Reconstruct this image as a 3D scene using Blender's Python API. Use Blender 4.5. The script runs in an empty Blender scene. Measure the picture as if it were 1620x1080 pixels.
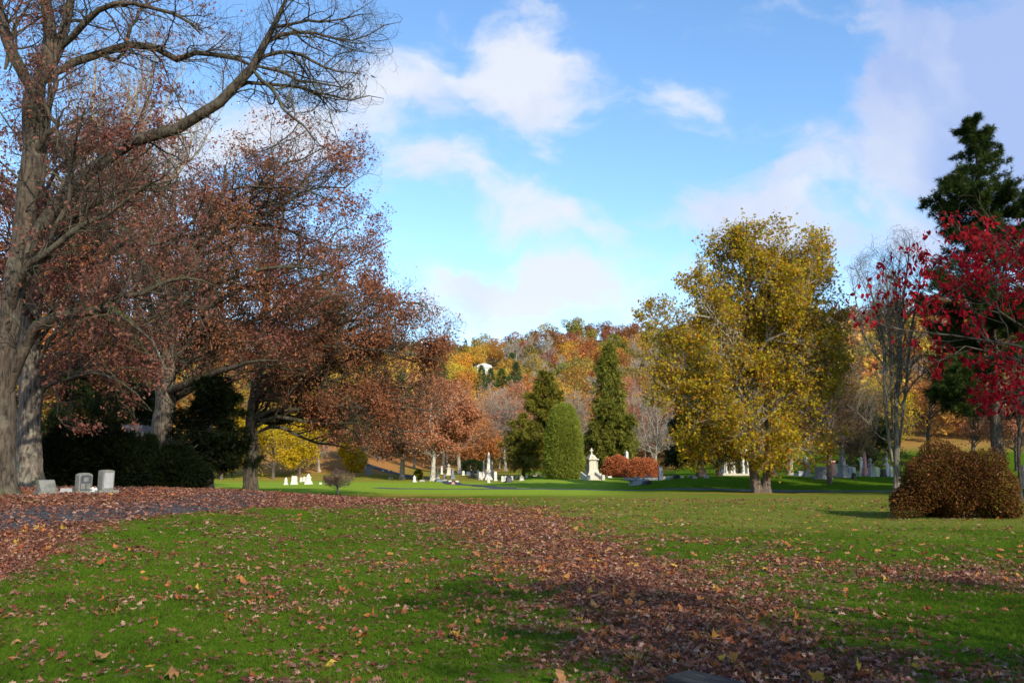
import bpy, bmesh, math
import numpy as np
from mathutils import Vector, Matrix
R_ = math.radians
scene = bpy.context.scene
COL = scene.collection

# ------------------------------------------------------------------ camera
F = 1350.0; CX, CY = 810.0, 540.0; HOR = 742.0; CAMZ = 1.7
PITCH = math.atan((HOR - CY) / F)
cam_d = bpy.data.cameras.new('camera'); cam_d.lens = 30.0; cam_d.sensor_width = 36.0
cam_d.clip_start = 0.1; cam_d.clip_end = 6000
cam = bpy.data.objects.new('camera', cam_d); COL.objects.link(cam)
cam.location = (0, 0, CAMZ); cam.rotation_euler = (math.pi / 2 + PITCH, 0, 0)
scene.camera = cam

# ------------------------------------------------------------------ light
SUN_AZ = R_(150)      # clockwise from the view direction (+Y)
SUN_EL = R_(27)
sd = bpy.data.lights.new('sun', 'SUN'); sd.energy = 5.0; sd.angle = R_(0.5); sd.color = (1.0, 0.91, 0.76)
sun = bpy.data.objects.new('sun', sd); COL.objects.link(sun)
tosun = Vector((math.sin(SUN_AZ) * math.cos(SUN_EL), math.cos(SUN_AZ) * math.cos(SUN_EL), math.sin(SUN_EL)))
sun.rotation_euler = tosun.to_track_quat('Z', 'Y').to_euler()
sun.location = tosun * 50
scene.view_settings.view_transform = 'Standard'; scene.view_settings.look = 'None'
scene.view_settings.exposure = 0.3; scene.view_settings.gamma = 1.0
scene.view_settings.use_curve_mapping = False
scene.cycles.max_bounces = 6; scene.cycles.transparent_max_bounces = 4
scene.cycles.diffuse_bounces = 3; scene.cycles.transmission_bounces = 3

def uv_dir(px, py):
    a = (px - CX) / F; b = (CY - py) / F
    y = math.cos(PITCH) - b * math.sin(PITCH); z = math.sin(PITCH) + b * math.cos(PITCH)
    return a / y, z / y

def make_world():
    w = bpy.data.worlds.new('World'); scene.world = w; w.use_nodes = True
    nt = w.node_tree; N = nt.nodes; L = nt.links; N.clear()
    out = N.new('ShaderNodeOutputWorld')
    sky = N.new('ShaderNodeTexSky'); sky.sky_type = 'NISHITA'; sky.sun_disc = False
    sky.sun_elevation = SUN_EL; sky.sun_rotation = SUN_AZ
    sky.air_density = 1.0; sky.dust_density = 0.4; sky.ozone_density = 2.2; sky.altitude = 200
    hs = N.new('ShaderNodeHueSaturation'); hs.inputs['Saturation'].default_value = 1.12; hs.inputs['Value'].default_value = 1.8
    L.new(sky.outputs[0], hs.inputs['Color'])
    bg = N.new('ShaderNodeBackground'); bg.inputs[1].default_value = 0.13
    L.new(hs.outputs[0], bg.inputs[0])
    tc = N.new('ShaderNodeTexCoord'); sep = N.new('ShaderNodeSeparateXYZ'); L.new(tc.outputs['Generated'], sep.inputs[0])
    def m(op, a, b=None, clamp=False):
        n = N.new('ShaderNodeMath'); n.operation = op; n.use_clamp = clamp
        for i, v in enumerate((a, b)):
            if v is None: continue
            if isinstance(v, (int, float)): n.inputs[i].default_value = v
            else: L.new(v, n.inputs[i])
        return n.outputs[0]
    ay = m('MAXIMUM', m('ABSOLUTE', sep.outputs[1]), 0.25)
    u = m('DIVIDE', sep.outputs[0], ay); v = m('DIVIDE', sep.outputs[2], ay)
    cmb = N.new('ShaderNodeCombineXYZ'); L.new(u, cmb.inputs[0]); L.new(v, cmb.inputs[1])
    # warp
    n1 = N.new('ShaderNodeTexNoise'); n1.inputs['Scale'].default_value = 3.2; n1.inputs['Detail'].default_value = 6; n1.inputs['Roughness'].default_value = 0.55
    L.new(cmb.outputs[0], n1.inputs['Vector'])
    sb = N.new('ShaderNodeVectorMath'); sb.operation = 'SUBTRACT'; L.new(n1.outputs['Color'], sb.inputs[0]); sb.inputs[1].default_value = (.5, .5, .5)
    sc = N.new('ShaderNodeVectorMath'); sc.operation = 'SCALE'; L.new(sb.outputs[0], sc.inputs[0]); sc.inputs['Scale'].default_value = 0.22
    wv = N.new('ShaderNodeVectorMath'); wv.operation = 'ADD'; L.new(cmb.outputs[0], wv.inputs[0]); L.new(sc.outputs[0], wv.inputs[1])
    # px, py, rx, ry, rot, weight
    blobs = [(1560, 60, 250, 190, 30, 1.1), (1480, 215, 300, 140, 35, 1.0), (1620, 330, 220, 150, 0, .9),
             (700, 120, 200, 110, -10, .85), (860, 115, 120, 95, -35, .9), (660, 250, 150, 60, -20, .5),
             (790, 330, 190, 50, -10, .6), (650, 290, 110, 70, 0, .35), (1170, 335, 130, 60, 5, .95), (1250, 215, 60, 35, 10, .45),
             (800, 470, 190, 55, 5, .85), (1040, 130, 70, 80, 40, .45), (880, 240, 30, 30, 0, .5), (1000, 420, 460, 75, 3, .5),
             (350, 260, 190, 100, 20, .7), (470, 190, 150, 90, 0, .5), (150, 330, 200, 120, 0, .6), (1430, 90, 110, 60, 45, .5)]
    acc = None
    for (px, py, rx, ry, rot, wt) in blobs:
        u0, v0 = uv_dir(px, py)
        mp = N.new('ShaderNodeMapping'); mp.vector_type = 'TEXTURE'
        mp.inputs['Location'].default_value = (u0, v0, 0)
        mp.inputs['Rotation'].default_value = (0, 0, R_(rot))
        mp.inputs['Scale'].default_value = (rx / F * 1.35, ry / F * 1.35, 1)
        L.new(wv.outputs[0], mp.inputs['Vector'])
        g = N.new('ShaderNodeTexGradient'); g.gradient_type = 'SPHERICAL'; L.new(mp.outputs[0], g.inputs[0])
        x = m('MULTIPLY', g.outputs['Fac'], wt * 1.25)
        acc = x if acc is None else m('ADD', acc, x)
    n2 = N.new('ShaderNodeTexNoise'); n2.inputs['Scale'].default_value = 7; n2.inputs['Detail'].default_value = 9; n2.inputs['Roughness'].default_value = 0.55
    mp2 = N.new('ShaderNodeMapping'); mp2.inputs['Scale'].default_value = (1, 1.7, 1); mp2.inputs['Rotation'].default_value = (0, 0, R_(-20))
    L.new(wv.outputs[0], mp2.inputs[0]); L.new(mp2.outputs[0], n2.inputs['Vector'])
    tex = m('ADD', m('MULTIPLY', n2.outputs['Fac'], 2.6), -1.36)
    den = m('ADD', m('MULTIPLY', acc, 0.9), tex)
    mr = N.new('ShaderNodeMapRange'); mr.interpolation_type = 'SMOOTHERSTEP'
    mr.inputs['From Min'].default_value = 0.05; mr.inputs['From Max'].default_value = 1.0
    L.new(den, mr.inputs['Value'])
    fac = m('MULTIPLY', mr.outputs[0], 0.92, True)
    # cloud colour: whiter where thick on the left side, lavender grey in the shaded parts
    n3 = N.new('ShaderNodeTexNoise'); n3.inputs['Scale'].default_value = 5; n3.inputs['Detail'].default_value = 5
    L.new(wv.outputs[0], n3.inputs['Vector'])
    # right-hand clouds are greyer
    gx = N.new('ShaderNodeMapRange'); L.new(u, gx.inputs['Value'])
    gx.inputs['From Min'].default_value = 0.2; gx.inputs['From Max'].default_value = 0.65; gx.inputs['To Min'].default_value = 0.30; gx.inputs['To Max'].default_value = -0.24
    cf = m('ADD', n3.outputs['Fac'], gx.outputs[0], True)
    cr = N.new('ShaderNodeValToRGB'); L.new(cf, cr.inputs[0])
    cr.color_ramp.elements[0].position = 0.33; cr.color_ramp.elements[0].color = (0.37, 0.48, 0.78, 1)
    cr.color_ramp.elements[1].position = 0.78; cr.color_ramp.elements[1].color = (0.74, 0.77, 0.84, 1)
    bg2 = N.new('ShaderNodeBackground'); bg2.inputs[1].default_value = 0.95; L.new(cr.outputs[0], bg2.inputs[0])
    mx = N.new('ShaderNodeMixShader'); L.new(fac, mx.inputs[0]); L.new(bg.outputs[0], mx.inputs[1]); L.new(bg2.outputs[0], mx.inputs[2])
    L.new(mx.outputs[0], out.inputs[0])
make_world()

# ------------------------------------------------------------------ geometry of the place
def P(px, py, d):
    """world point seen at pixel (px,py) at world distance y=d"""
    a = (px - CX) / F; b = (CY - py) / F
    y = math.cos(PITCH) - b * math.sin(PITCH); z = math.sin(PITCH) + b * math.cos(PITCH)
    return np.array([a / y * d, d, CAMZ + z / y * d])
def X(px, d): return (px - CX) / F * 0.989 * d
def S(v, a, b):
    t = np.clip((v - a) / (b - a), 0, 1); return t * t * (3 - 2 * t)
def hgt(x, y):
    x = np.asarray(x, float); y = np.asarray(y, float)
    yy = np.maximum(y, 5.0); q = x / yy
    h = 0.95 * S(-x, 1, 14) * S(y, 4, 22) * (1 - 0.93 * S(y, 33, 52))
    h = h + 0.25 * S(-x, 14, 40) * S(y, 20, 34) * (1 - S(y, 36, 56))
    sw = x - (-3.0 + 0.23 * (20 - y)); h = h - 0.10 * np.exp(-(sw / 3.0) ** 2) * S(y, 2, 10) * (1 - S(y, 30, 45))
    h = h + 1.0 * S(y, 65, 82) * S(q, 0.13, 0.22)
    h = h + 0.45 * S(y, 92, 106) * (1 - S(q, 0.13, 0.22)) * S(q, -0.02, 0.03)
    h = h + 1.0 * S(y, 100, 155) * (1 - S(q, 0.13, 0.22))
    h = h + 4.0 * S(y, 112, 170) * S(-q, 0.07, 0.2)
    h = h + 5.0 * S(y, 110, 190) * S(q, 0.16, 0.3)
    t = np.clip((y - 165) / 490, 0, 1.0)
    H = 91 + 0.085 * np.clip(x, -260, 420) + 1.0 * np.sin(x * .013 + 1) + 1.5 * np.sin(x * .041)
    t2 = np.where(y > 655, 1 - 0.25 * S(y, 655, 1200), 1.0)
    h = h + H * (t ** 1.3) * t2
    h = h + 2.0 * np.sin(x * .05 + 2) * np.sin(y * .037) * S(y, 190, 260)
    h = h + 0.02 * np.sin(x * 1.3 + y * .7) * np.sin(y * 1.1 - x * .4) * (1 - S(y, 100, 200)) + 0.04 * np.sin(x * .33 + 1) * np.sin(y * .27) * (1 - S(y, 100, 200))
    return h
def hg(x, y): return float(hgt(x, y))
def leafden(x, y):
    """how thickly fallen leaves lie at a ground point, 0..1"""
    x = np.asarray(x, float); y = np.asarray(y, float)
    yy = np.maximum(y, 1.0)
    px = 810 + 1365 * x / yy; py = 742 + 1350 * (CAMZ - hgt(x, y)) / yy
    nz = 0.5 + 0.25 * (np.sin(x * 1.7 + 2 * np.sin(y * .6)) + np.sin(y * 1.3 + 1.5 * np.sin(x * .9 + 1)))
    n2 = 0.5 + 0.25 * (np.sin(x * 4.1 + 3 * np.sin(y * 1.9)) + np.sin(y * 3.7 + 2.5 * np.sin(x * 2.9 + 1)))
    nn = (nz * .6 + n2 * .4)
    lim = np.interp(px, [-400, 0, 100, 200, 320, 450, 560, 640], [1010, 925, 862, 822, 806, 800, 800, 797])
    car = S(lim + (nn - .5) * 24 - py, -14, 14) * S(-px, -660, -600) * (1 - S(y, 40, 50))
    cen = np.interp(py, [795, 840, 900, 960, 1080, 1200], [700, 830, 965, 1065, 1240, 1440])
    wid = np.interp(py, [795, 840, 900, 960, 1080, 1200], [90, 115, 155, 200, 330, 450])
    band = np.exp(-np.abs((px - cen - 60 * (nz - .5)) / (wid * (.8 + .6 * n2))) ** 1.8) * S(py, 790, 805)
    rb = np.exp(-((py - 905 + (px - 1300) * -0.02) / 22) ** 2) * S(px, 1050, 1300) * .55 * (0.4 + nn)
    rb2 = S(py, 985, 1060) * S(px, 1200, 1350) * .55 * (0.3 + 1.2 * nn)
    lh = .20 * (1 - S(px, 800, 1000)) * S(py, 800, 830) * (0.35 + 1.3 * nn)
    rt = (.03 + .05 * nn) * S(px, 700, 900) + .30 * nn * np.exp(-((py - 838 - (px - 850) * .08) / 26) ** 2) * S(px, 660, 720) * (1 - S(px, 1150, 1500)) + .2 * nn * np.exp(-((py - 880) / 20) ** 2) * S(px, 850, 950)
    near = np.exp(-((y - 50) / 9) ** 2) * np.exp(-((x + 8) / 7) ** 2) * .4
    syc = 0.55 * np.exp(-((x - 17.5) / 9) ** 2 - ((y - 62.5) / 2.6) ** 2) + .25 * np.exp(-((x - 12) / 12) ** 2 - ((y - 52) / 6) ** 2) * nn
    far = .85 * S(y, 112, 135) * S(-x / yy, .06, .16) + .6 * S(y, 150, 180)
    far2 = .55 * np.exp(-((x + 6) / 10) ** 2 - ((y - 57) / 2.5) ** 2)
    cem = .42 * S(y, 96, 118) * (1 - S(x / yy, -.01, .05)) * (.5 + nn) + .4 * S(y, 88, 98) * S(x / yy, .03, .06) * (1 - S(x / yy, .1, .14)) * nn
    far2 = np.maximum(far2, cem)
    d = np.maximum.reduce([car, band, rb, rb2, lh + 0 * x, rt + 0 * x, near, syc, far, far2])
    d = np.clip(d * (0.72 + .56 * nn), 0, 1)
    return np.where(y < 4, .4, d)

# ------------------------------------------------------------------ mesh helpers
def np_mesh(name, V, Fs, mat=None, attrs=None, smooth=False, mats=None, midx=None):
    me = bpy.data.meshes.new(name)
    V = np.ascontiguousarray(V, dtype=np.float32).reshape(-1, 3)
    me.vertices.add(len(V)); me.vertices.foreach_set('co', V.ravel())
    Fs = [np.asarray(f, np.int32) for f in Fs if len(f)]
    nl = sum(f.size for f in Fs); nf = sum(len(f) for f in Fs)
    me.loops.add(nl); me.polygons.add(nf)
    me.loops.foreach_set('vertex_index', np.concatenate([f.ravel() for f in Fs]))
    tot = np.concatenate([np.full(len(f), f.shape[1], np.int32) for f in Fs])
    st = np.zeros(nf, np.int32); st[1:] = np.cumsum(tot)[:-1]
    me.polygons.foreach_set('loop_start', st)
    if smooth: me.polygons.foreach_set('use_smooth', np.ones(nf, bool))
    else: me.polygons.foreach_set('use_smooth', np.zeros(nf, bool))
    if attrs:
        for k, a in attrs.items():
            at = me.attributes.new(k, 'FLOAT', 'POINT'); at.data.foreach_set('value', np.asarray(a, np.float32))
    if mats:
        for m in mats: me.materials.append(m)
        if midx is not None: me.polygons.foreach_set('material_index', midx.astype(np.int32))
    elif mat: me.materials.append(mat)
    me.update(calc_edges=True)
    return me
def link(name, me, parent=None, loc=None):
    o = bpy.data.objects.new(name, me); COL.objects.link(o)
    if parent is not None: o.parent = parent
    if loc is not None: o.location = loc
    return o
def tag(o, label, cat, group=None, kind=None):
    if label: o['label'] = label
    if cat: o['category'] = cat
    if group: o['group'] = group
    if kind: o['kind'] = kind
    return o
def empty(name, loc, label, cat, group=None, rz=0):
    o = bpy.data.objects.new(name, None); COL.objects.link(o); o.location = loc; o.rotation_euler = (0, 0, rz)
    o.empty_display_size = .3
    return tag(o, label, cat, group)

# ------------------------------------------------------------------ materials
def newmat(name):
    m = bpy.data.materials.new(name); m.use_nodes = True
    nt = m.node_tree; b = nt.nodes['Principled BSDF']; b.inputs['Roughness'].default_value = .85
    b.inputs['Specular IOR Level'].default_value = .25
    return m, nt, b
def ramp(nt, cols, src=None, pos=None):
    r = nt.nodes.new('ShaderNodeValToRGB'); e = r.color_ramp.elements
    n = len(cols); pos = pos or [i / (n - 1) for i in range(n)]
    while len(e) < n: e.new(.5)
    for i in range(n): e[i].position = pos[i]; e[i].color = (*cols[i], 1)
    if src is not None: nt.links.new(src, r.inputs[0])
    return r
def noise(nt, scale, detail=4, vec=None, rough=.55):
    n = nt.nodes.new('ShaderNodeTexNoise'); n.inputs['Scale'].default_value = scale; n.inputs['Detail'].default_value = detail
    n.inputs['Roughness'].default_value = rough
    if vec is not None: nt.links.new(vec, n.inputs['Vector'])
    return n
def mix(nt, fac, a, b, mode='MIX'):
    n = nt.nodes.new('ShaderNodeMix'); n.data_type = 'RGBA'; n.blend_type = mode
    for i, v in ((0, fac), (6, a), (7, b)):
        if isinstance(v, (int, float)): n.inputs[i].default_value = v
        elif isinstance(v, tuple): n.inputs[i].default_value = (*v, 1) if len(v) == 3 else v
        else: nt.links.new(v, n.inputs[i])
    return n.outputs[2]
def mth(nt, op, a, b=0.0, c=None, clamp=False):
    n = nt.nodes.new('ShaderNodeMath'); n.operation = op; n.use_clamp = clamp
    for i, v in enumerate((a, b, c)):
        if v is None: continue
        if isinstance(v, (int, float)): n.inputs[i].default_value = v
        else: nt.links.new(v, n.inputs[i])
    return n.outputs[0]
def attr(nt, name):
    n = nt.nodes.new('ShaderNodeAttribute'); n.attribute_name = name; return n.outputs['Fac']
def leaf_mat(name, cols, transl=.4, objcol=False, clump=.35, cscale=.6, rough=.6, sat2=None):
    m, nt, b = newmat(name)
    b.inputs['Roughness'].default_value = rough; b.inputs['Specular IOR Level'].default_value = .06
    r = ramp(nt, cols, attr(nt, 'rnd')).outputs[0]
    tc = nt.nodes.new('ShaderNodeTexCoord')
    n = noise(nt, cscale, 3, tc.outputs['Object'])
    v = mth(nt, 'MULTIPLY_ADD', n.outputs['Fac'], 2 * clump, 1 - clump)
    hs = nt.nodes.new('ShaderNodeHueSaturation'); nt.links.new(r, hs.inputs['Color']); nt.links.new(v, hs.inputs['Value'])
    c = hs.outputs[0]
    if objcol:
        oi = nt.nodes.new('ShaderNodeObjectInfo')
        c = mix(nt, 1.0, c, oi.outputs['Color'], 'MULTIPLY')
    nt.links.new(c, b.inputs['Base Color'])
    t = nt.nodes.new('ShaderNodeBsdfTranslucent'); nt.links.new(c, t.inputs[0])
    ms = nt.nodes.new('ShaderNodeMixShader'); ms.inputs[0].default_value = transl
    nt.links.new(b.outputs[0], ms.inputs[1]); nt.links.new(t.outputs[0], ms.inputs[2])
    nt.links.new(ms.outputs[0], nt.nodes['Material Output'].inputs[0])
    return m
def bark_mat(name, c1, c2, moss=0.0, scale=1.0, lichen=0.0):
    m, nt, b = newmat(name)
    tc = nt.nodes.new('ShaderNodeTexCoord'); mp = nt.nodes.new('ShaderNodeMapping'); mp.inputs['Scale'].default_value = (11 * scale, 11 * scale, 2.0 * scale)
    nt.links.new(tc.outputs['Object'], mp.inputs[0])
    n = noise(nt, 1.0, 6, mp.outputs[0], .65); n.inputs['Distortion'].default_value = .6
    mid = tuple((a + b_) / 2 for a, b_ in zip(c1, c2))
    r = ramp(nt, [tuple(x * .5 for x in c1), mid, c2], n.outputs['Fac'], [.38, .52, .66]).outputs[0]
    if lichen:
        nl = noise(nt, 2.3, 5, tc.outputs['Object'], .6)
        f = mth(nt, 'MULTIPLY', mth(nt, 'SUBTRACT', nl.outputs['Fac'], .52, clamp=True), 7 * lichen, clamp=True)
        r = mix(nt, f, r, (.34, .34, .25))
    if moss:
        g = nt.nodes.new('ShaderNodeNewGeometry'); sp = nt.nodes.new('ShaderNodeSeparateXYZ'); nt.links.new(g.outputs['Normal'], sp.inputs[0])
        nm = noise(nt, 1.1, 4, tc.outputs['Object'])
        up = mth(nt, 'MULTIPLY', mth(nt, 'SUBTRACT', sp.outputs[2], .25, clamp=True), 2.2)
        f = mth(nt, 'MULTIPLY', mth(nt, 'MULTIPLY', up, mth(nt, 'MULTIPLY', mth(nt, 'SUBTRACT', nm.outputs['Fac'], .4, clamp=True), 5)), moss, clamp=True)
        r = mix(nt, f, r, (.055, .075, .015))
    nt.links.new(r, b.inputs['Base Color'])
    bp = nt.nodes.new('ShaderNodeBump'); bp.inputs['Strength'].default_value = .9; bp.inputs['Distance'].default_value = .05
    nt.links.new(n.outputs['Fac'], bp.inputs['Height']); nt.links.new(bp.outputs[0], b.inputs['Normal'])
    return m
def stone_mat(name, c, var=.25, sc=4.0, dirt=.35, rough=.8):
    m, nt, b = newmat(name); b.inputs['Roughness'].default_value = rough
    tc = nt.nodes.new('ShaderNodeTexCoord')
    n = noise(nt, sc, 8, tc.outputs['Object'], .7)
    r = ramp(nt, [tuple(x * (1 - var) for x in c), c, tuple(min(1, x * (1 + var * .6)) for x in c)], n.outputs['Fac'], [.3, .5, .7]).outputs[0]
    mp = nt.nodes.new('ShaderNodeMapping'); mp.inputs['Scale'].default_value = (5, 5, .8); nt.links.new(tc.outputs['Object'], mp.inputs[0])
    n2 = noise(nt, 1.3, 5, mp.outputs[0])
    f = mth(nt, 'MULTIPLY', mth(nt, 'SUBTRACT', n2.outputs['Fac'], .48, clamp=True), 5 * dirt, clamp=True)
    r = mix(nt, f, r, tuple(x * .38 for x in (c[0], c[1] * 1.02, c[2] * .92)))
    nt.links.new(r, b.inputs['Base Color'])
    bp = nt.nodes.new('ShaderNodeBump'); bp.inputs['Strength'].default_value = .4; bp.inputs['Distance'].default_value = .02
    nt.links.new(n.outputs['Fac'], bp.inputs['Height']); nt.links.new(bp.outputs[0], b.inputs['Normal'])
    return m
M = {}
M['bark_oak'] = bark_mat('oak_bark', (.035, .027, .02), (.10, .075, .052), moss=1.0, lichen=.15)
M['bark_oak2'] = bark_mat('grey_oak_bark', (.06, .047, .035), (.22, .175, .13), moss=.6, lichen=.3)
M['bark_twig'] = bark_mat('twig_bark', (.05, .035, .03), (.13, .10, .085))
M['bark_pale'] = bark_mat('pale_bark', (.20, .17, .13), (.42, .37, .30), lichen=.4)
M['bark_white'] = bark_mat('white_bark', (.22, .20, .15), (.62, .58, .48), scale=1.4)
M['bark_dark'] = bark_mat('dark_bark', (.02, .016, .013), (.07, .055, .045))
M['bark_brown'] = bark_mat('brown_bark', (.06, .045, .035), (.17, .13, .10), moss=.3)
M['bark_grey'] = bark_mat('grey_bark', (.09, .075, .055), (.24, .21, .16), moss=.3)
M['white_stone'] = stone_mat('white_marble', (.56, .545, .49), .15, 3, .25)
M['cream_stone'] = stone_mat('cream_stone', (.50, .46, .36), .2, 4, .3)
M['grey_stone'] = stone_mat('grey_granite', (.30, .30, .30), .25, 8, .3)
M['blue_stone'] = stone_mat('blue_grey_granite', (.17, .19, .23), .25, 8, .3)
M['black_stone'] = stone_mat('dark_granite', (.035, .037, .042), .3, 8, .2, .5)
M['pink_stone'] = stone_mat('pink_granite', (.55, .27, .21), .2, 8, .2)
M['weathered'] = stone_mat('weathered_shaded_headstone', (.17, .168, .145), .3, 5, .6)  # real weathering, plus shade put into the base grey of the sunlit near stones
M['plaque'] = stone_mat('plaque_stone', (.06, .065, .08), .2, 9, .2, .45)
M['roof_slate'] = stone_mat('roof_stone', (.16, .13, .12), .25, 3, .5)
M['iron'] = stone_mat('black_iron', (.03, .032, .036), .2, 9, .1, .5)

# leaf palettes
M['lf_burg'] = leaf_mat('burgundy_oak_leaves', [(.14, .050, .040), (.23, .082, .060), (.32, .14, .10), (.18, .062, .048)], .4)
M['lf_rust'] = leaf_mat('rust_oak_leaves', [(.18, .068, .036), (.31, .12, .054), (.39, .17, .085), (.23, .085, .045)], .4)
M['lf_orange'] = leaf_mat('orange_leaves', [(.34, .12, .035), (.52, .20, .05), (.60, .27, .09), (.42, .15, .05)], .45)
M['lf_salmon'] = leaf_mat('salmon_leaves', [(.36, .13, .06), (.50, .22, .11), (.56, .28, .15), (.42, .14, .06)], .4)
M['lf_yellow'] = leaf_mat('yellow_leaves', [(.40, .32, .02), (.64, .46, .025), (.74, .48, .03), (.34, .32, .03)], .5, clump=.2)
M['lf_syc'] = leaf_mat('sycamore_leaves', [(.24, .25, .016), (.42, .34, .018), (.56, .39, .022), (.46, .25, .020), (.32, .13, .018), (.19, .23, .016)], .45, clump=.3, cscale=.35)
M['lf_brown'] = leaf_mat('brown_leaves', [(.16, .09, .03), (.26, .15, .04), (.22, .12, .04), (.30, .18, .04)], .4)
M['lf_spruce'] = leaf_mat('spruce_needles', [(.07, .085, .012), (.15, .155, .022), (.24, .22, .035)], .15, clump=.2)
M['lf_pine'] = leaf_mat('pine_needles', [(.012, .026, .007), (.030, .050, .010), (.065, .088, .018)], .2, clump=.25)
M['lf_cedar'] = leaf_mat('cedar_needles', [(.07, .08, .010), (.14, .13, .016), (.22, .18, .022)], .15)
M['lf_thuja'] = leaf_mat('arborvitae_scales', [(.10, .13, .015), (.19, .215, .03), (.27, .29, .04)], .15, clump=.2, cscale=1.4)
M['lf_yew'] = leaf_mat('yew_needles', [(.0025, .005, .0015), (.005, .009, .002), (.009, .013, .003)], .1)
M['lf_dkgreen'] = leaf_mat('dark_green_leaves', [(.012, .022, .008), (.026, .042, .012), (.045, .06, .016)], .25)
M['lf_beech'] = leaf_mat('copper_beech_leaves', [(.34, .10, .04), (.48, .16, .06), (.54, .20, .08)], .35, clump=.25, cscale=1.5)
M['lf_red'] = leaf_mat('crimson_leaves', [(.14, .004, .010), (.34, .008, .018), (.54, .016, .03), (.22, .005, .014), (.46, .03, .02)], .4, clump=.35, cscale=2.5)
M['lf_bush'] = leaf_mat('russet_bush_leaves', [(.06, .02, .012), (.12, .04, .014), (.17, .065, .014), (.10, .08, .010), (.07, .02, .016)], .3, clump=.5, cscale=.9)
M['lf_pink'] = leaf_mat('pinkish_twig_leaves', [(.46, .24, .17), (.60, .34, .25)], .35)
M['lf_hill'] = leaf_mat('hillside_leaves', [(.55, .55, .55), (.85, .85, .85), (1.1, 1.1, 1.1), (.75, .75, .75)], .35, objcol=True, clump=.15, cscale=.15)
M['litter'] = leaf_mat('fallen_leaves', [(.07, .025, .02), (.15, .055, .035), (.24, .10, .07), (.44, .27, .19), (.12, .04, .025), (.26, .08, .03), (.26, .13, .095), (.10, .04, .03)], .2, clump=.25, cscale=.7)
M['litter_orange'] = leaf_mat('fallen_maple_leaves', [(.28, .09, .03), (.38, .14, .04), (.36, .20, .09), (.26, .07, .03), (.42, .18, .06), (.46, .32, .05)], .25, clump=.2)
M['grassblade'] = leaf_mat('grass_blades', [(.040, .072, .008), (.060, .110, .010), (.09, .165, .010), (.17, .20, .03), (.24, .23, .06)], .35, clump=.35, cscale=.35, rough=.95)
M['flower'] = stone_mat('white_petals', (.8, .8, .76), .1, 3, .05)

# ------------------------------------------------------------------ ground
def ground_mat():
    m, nt, b = newmat('lawn_ground'); b.inputs['Specular IOR Level'].default_value = 0
    tc = nt.nodes.new('ShaderNodeTexCoord'); o = tc.outputs['Object']
    n1 = noise(nt, .25, 5, o); n2 = noise(nt, 3.5, 6, o, .7); n3 = noise(nt, 38, 4, o, .7)
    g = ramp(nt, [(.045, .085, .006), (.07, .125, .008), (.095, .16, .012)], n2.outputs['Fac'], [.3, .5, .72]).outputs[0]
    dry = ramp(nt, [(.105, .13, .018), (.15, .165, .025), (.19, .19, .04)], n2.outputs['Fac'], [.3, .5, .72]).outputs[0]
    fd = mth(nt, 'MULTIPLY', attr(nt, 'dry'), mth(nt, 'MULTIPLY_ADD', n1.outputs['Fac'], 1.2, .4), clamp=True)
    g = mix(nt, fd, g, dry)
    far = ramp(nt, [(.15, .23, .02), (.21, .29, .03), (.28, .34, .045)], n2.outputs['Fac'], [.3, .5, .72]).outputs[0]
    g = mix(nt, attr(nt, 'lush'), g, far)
    vo = nt.nodes.new('ShaderNodeTexVoronoi'); vo.inputs['Scale'].default_value = 11; nt.links.new(o, vo.inputs['Vector'])
    sp = nt.nodes.new('ShaderNodeSeparateColor'); nt.links.new(vo.outputs['Color'], sp.inputs[0])
    lc = ramp(nt, [(.10, .035, .022), (.19, .08, .055), (.32, .17, .13), (.14, .055, .04), (.24, .09, .045)], sp.outputs[0]).outputs[0]
    lo = ramp(nt, [(.30, .14, .03), (.40, .18, .05), (.44, .24, .10)], sp.outputs[0]).outputs[0]
    lc = mix(nt, attr(nt, 'orange'), lc, lo)
    a = attr(nt, 'leaf')
    thr = mth(nt, 'ADD', mth(nt, 'MULTIPLY', sp.outputs[1], .6), mth(nt, 'MULTIPLY', n3.outputs['Fac'], .5))
    f = mth(nt, 'MULTIPLY', mth(nt, 'SUBTRACT', mth(nt, 'MULTIPLY', a, 1.15), thr), 6.0)
    f = mth(nt, 'ADD', f, .4, clamp=True)
    c = mix(nt, f, g, lc)
    c = mix(nt, attr(nt, 'bare'), c, (.05, .036, .022))
    nt.links.new(c, b.inputs['Base Color'])
    bp = nt.nodes.new('ShaderNodeBump'); bp.inputs['Strength'].default_value = .5; bp.inputs['Distance'].default_value = .03
    nt.links.new(n3.outputs['Fac'], bp.inputs['Height']); nt.links.new(bp.outputs[0], b.inputs['Normal'])
    return m
def axis(lo, hi, s0, k):
    pos = [0.0]
    while pos[-1] < hi: pos.append(pos[-1] + s0 + k * pos[-1])
    neg = [0.0]
    while neg[-1] < -lo: neg.append(neg[-1] + s0 + k * neg[-1])
    return np.array([-v for v in neg[:0:-1]] + pos)
xs = axis(-1400, 1400, .45, .022); ys = axis(-300, 2200, .45, .012)
GX, GY = np.meshgrid(xs, ys)
GZ = hgt(GX, GY)
nx, ny = len(xs), len(ys)
ii = np.arange(ny - 1)[:, None] * nx + np.arange(nx - 1)[None, :]
gf = np.stack([ii, ii + 1, ii + nx + 1, ii + nx], -1).reshape(-1, 4)
gxf, gyf = GX.ravel(), GY.ravel()
qf = gxf / np.maximum(gyf, 5)
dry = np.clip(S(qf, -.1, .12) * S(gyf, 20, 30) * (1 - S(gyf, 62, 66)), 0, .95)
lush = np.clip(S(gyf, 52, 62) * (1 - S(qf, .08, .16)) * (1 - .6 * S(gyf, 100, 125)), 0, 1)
org = np.clip(S(gyf, 48, 60), 0, .9)
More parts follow.
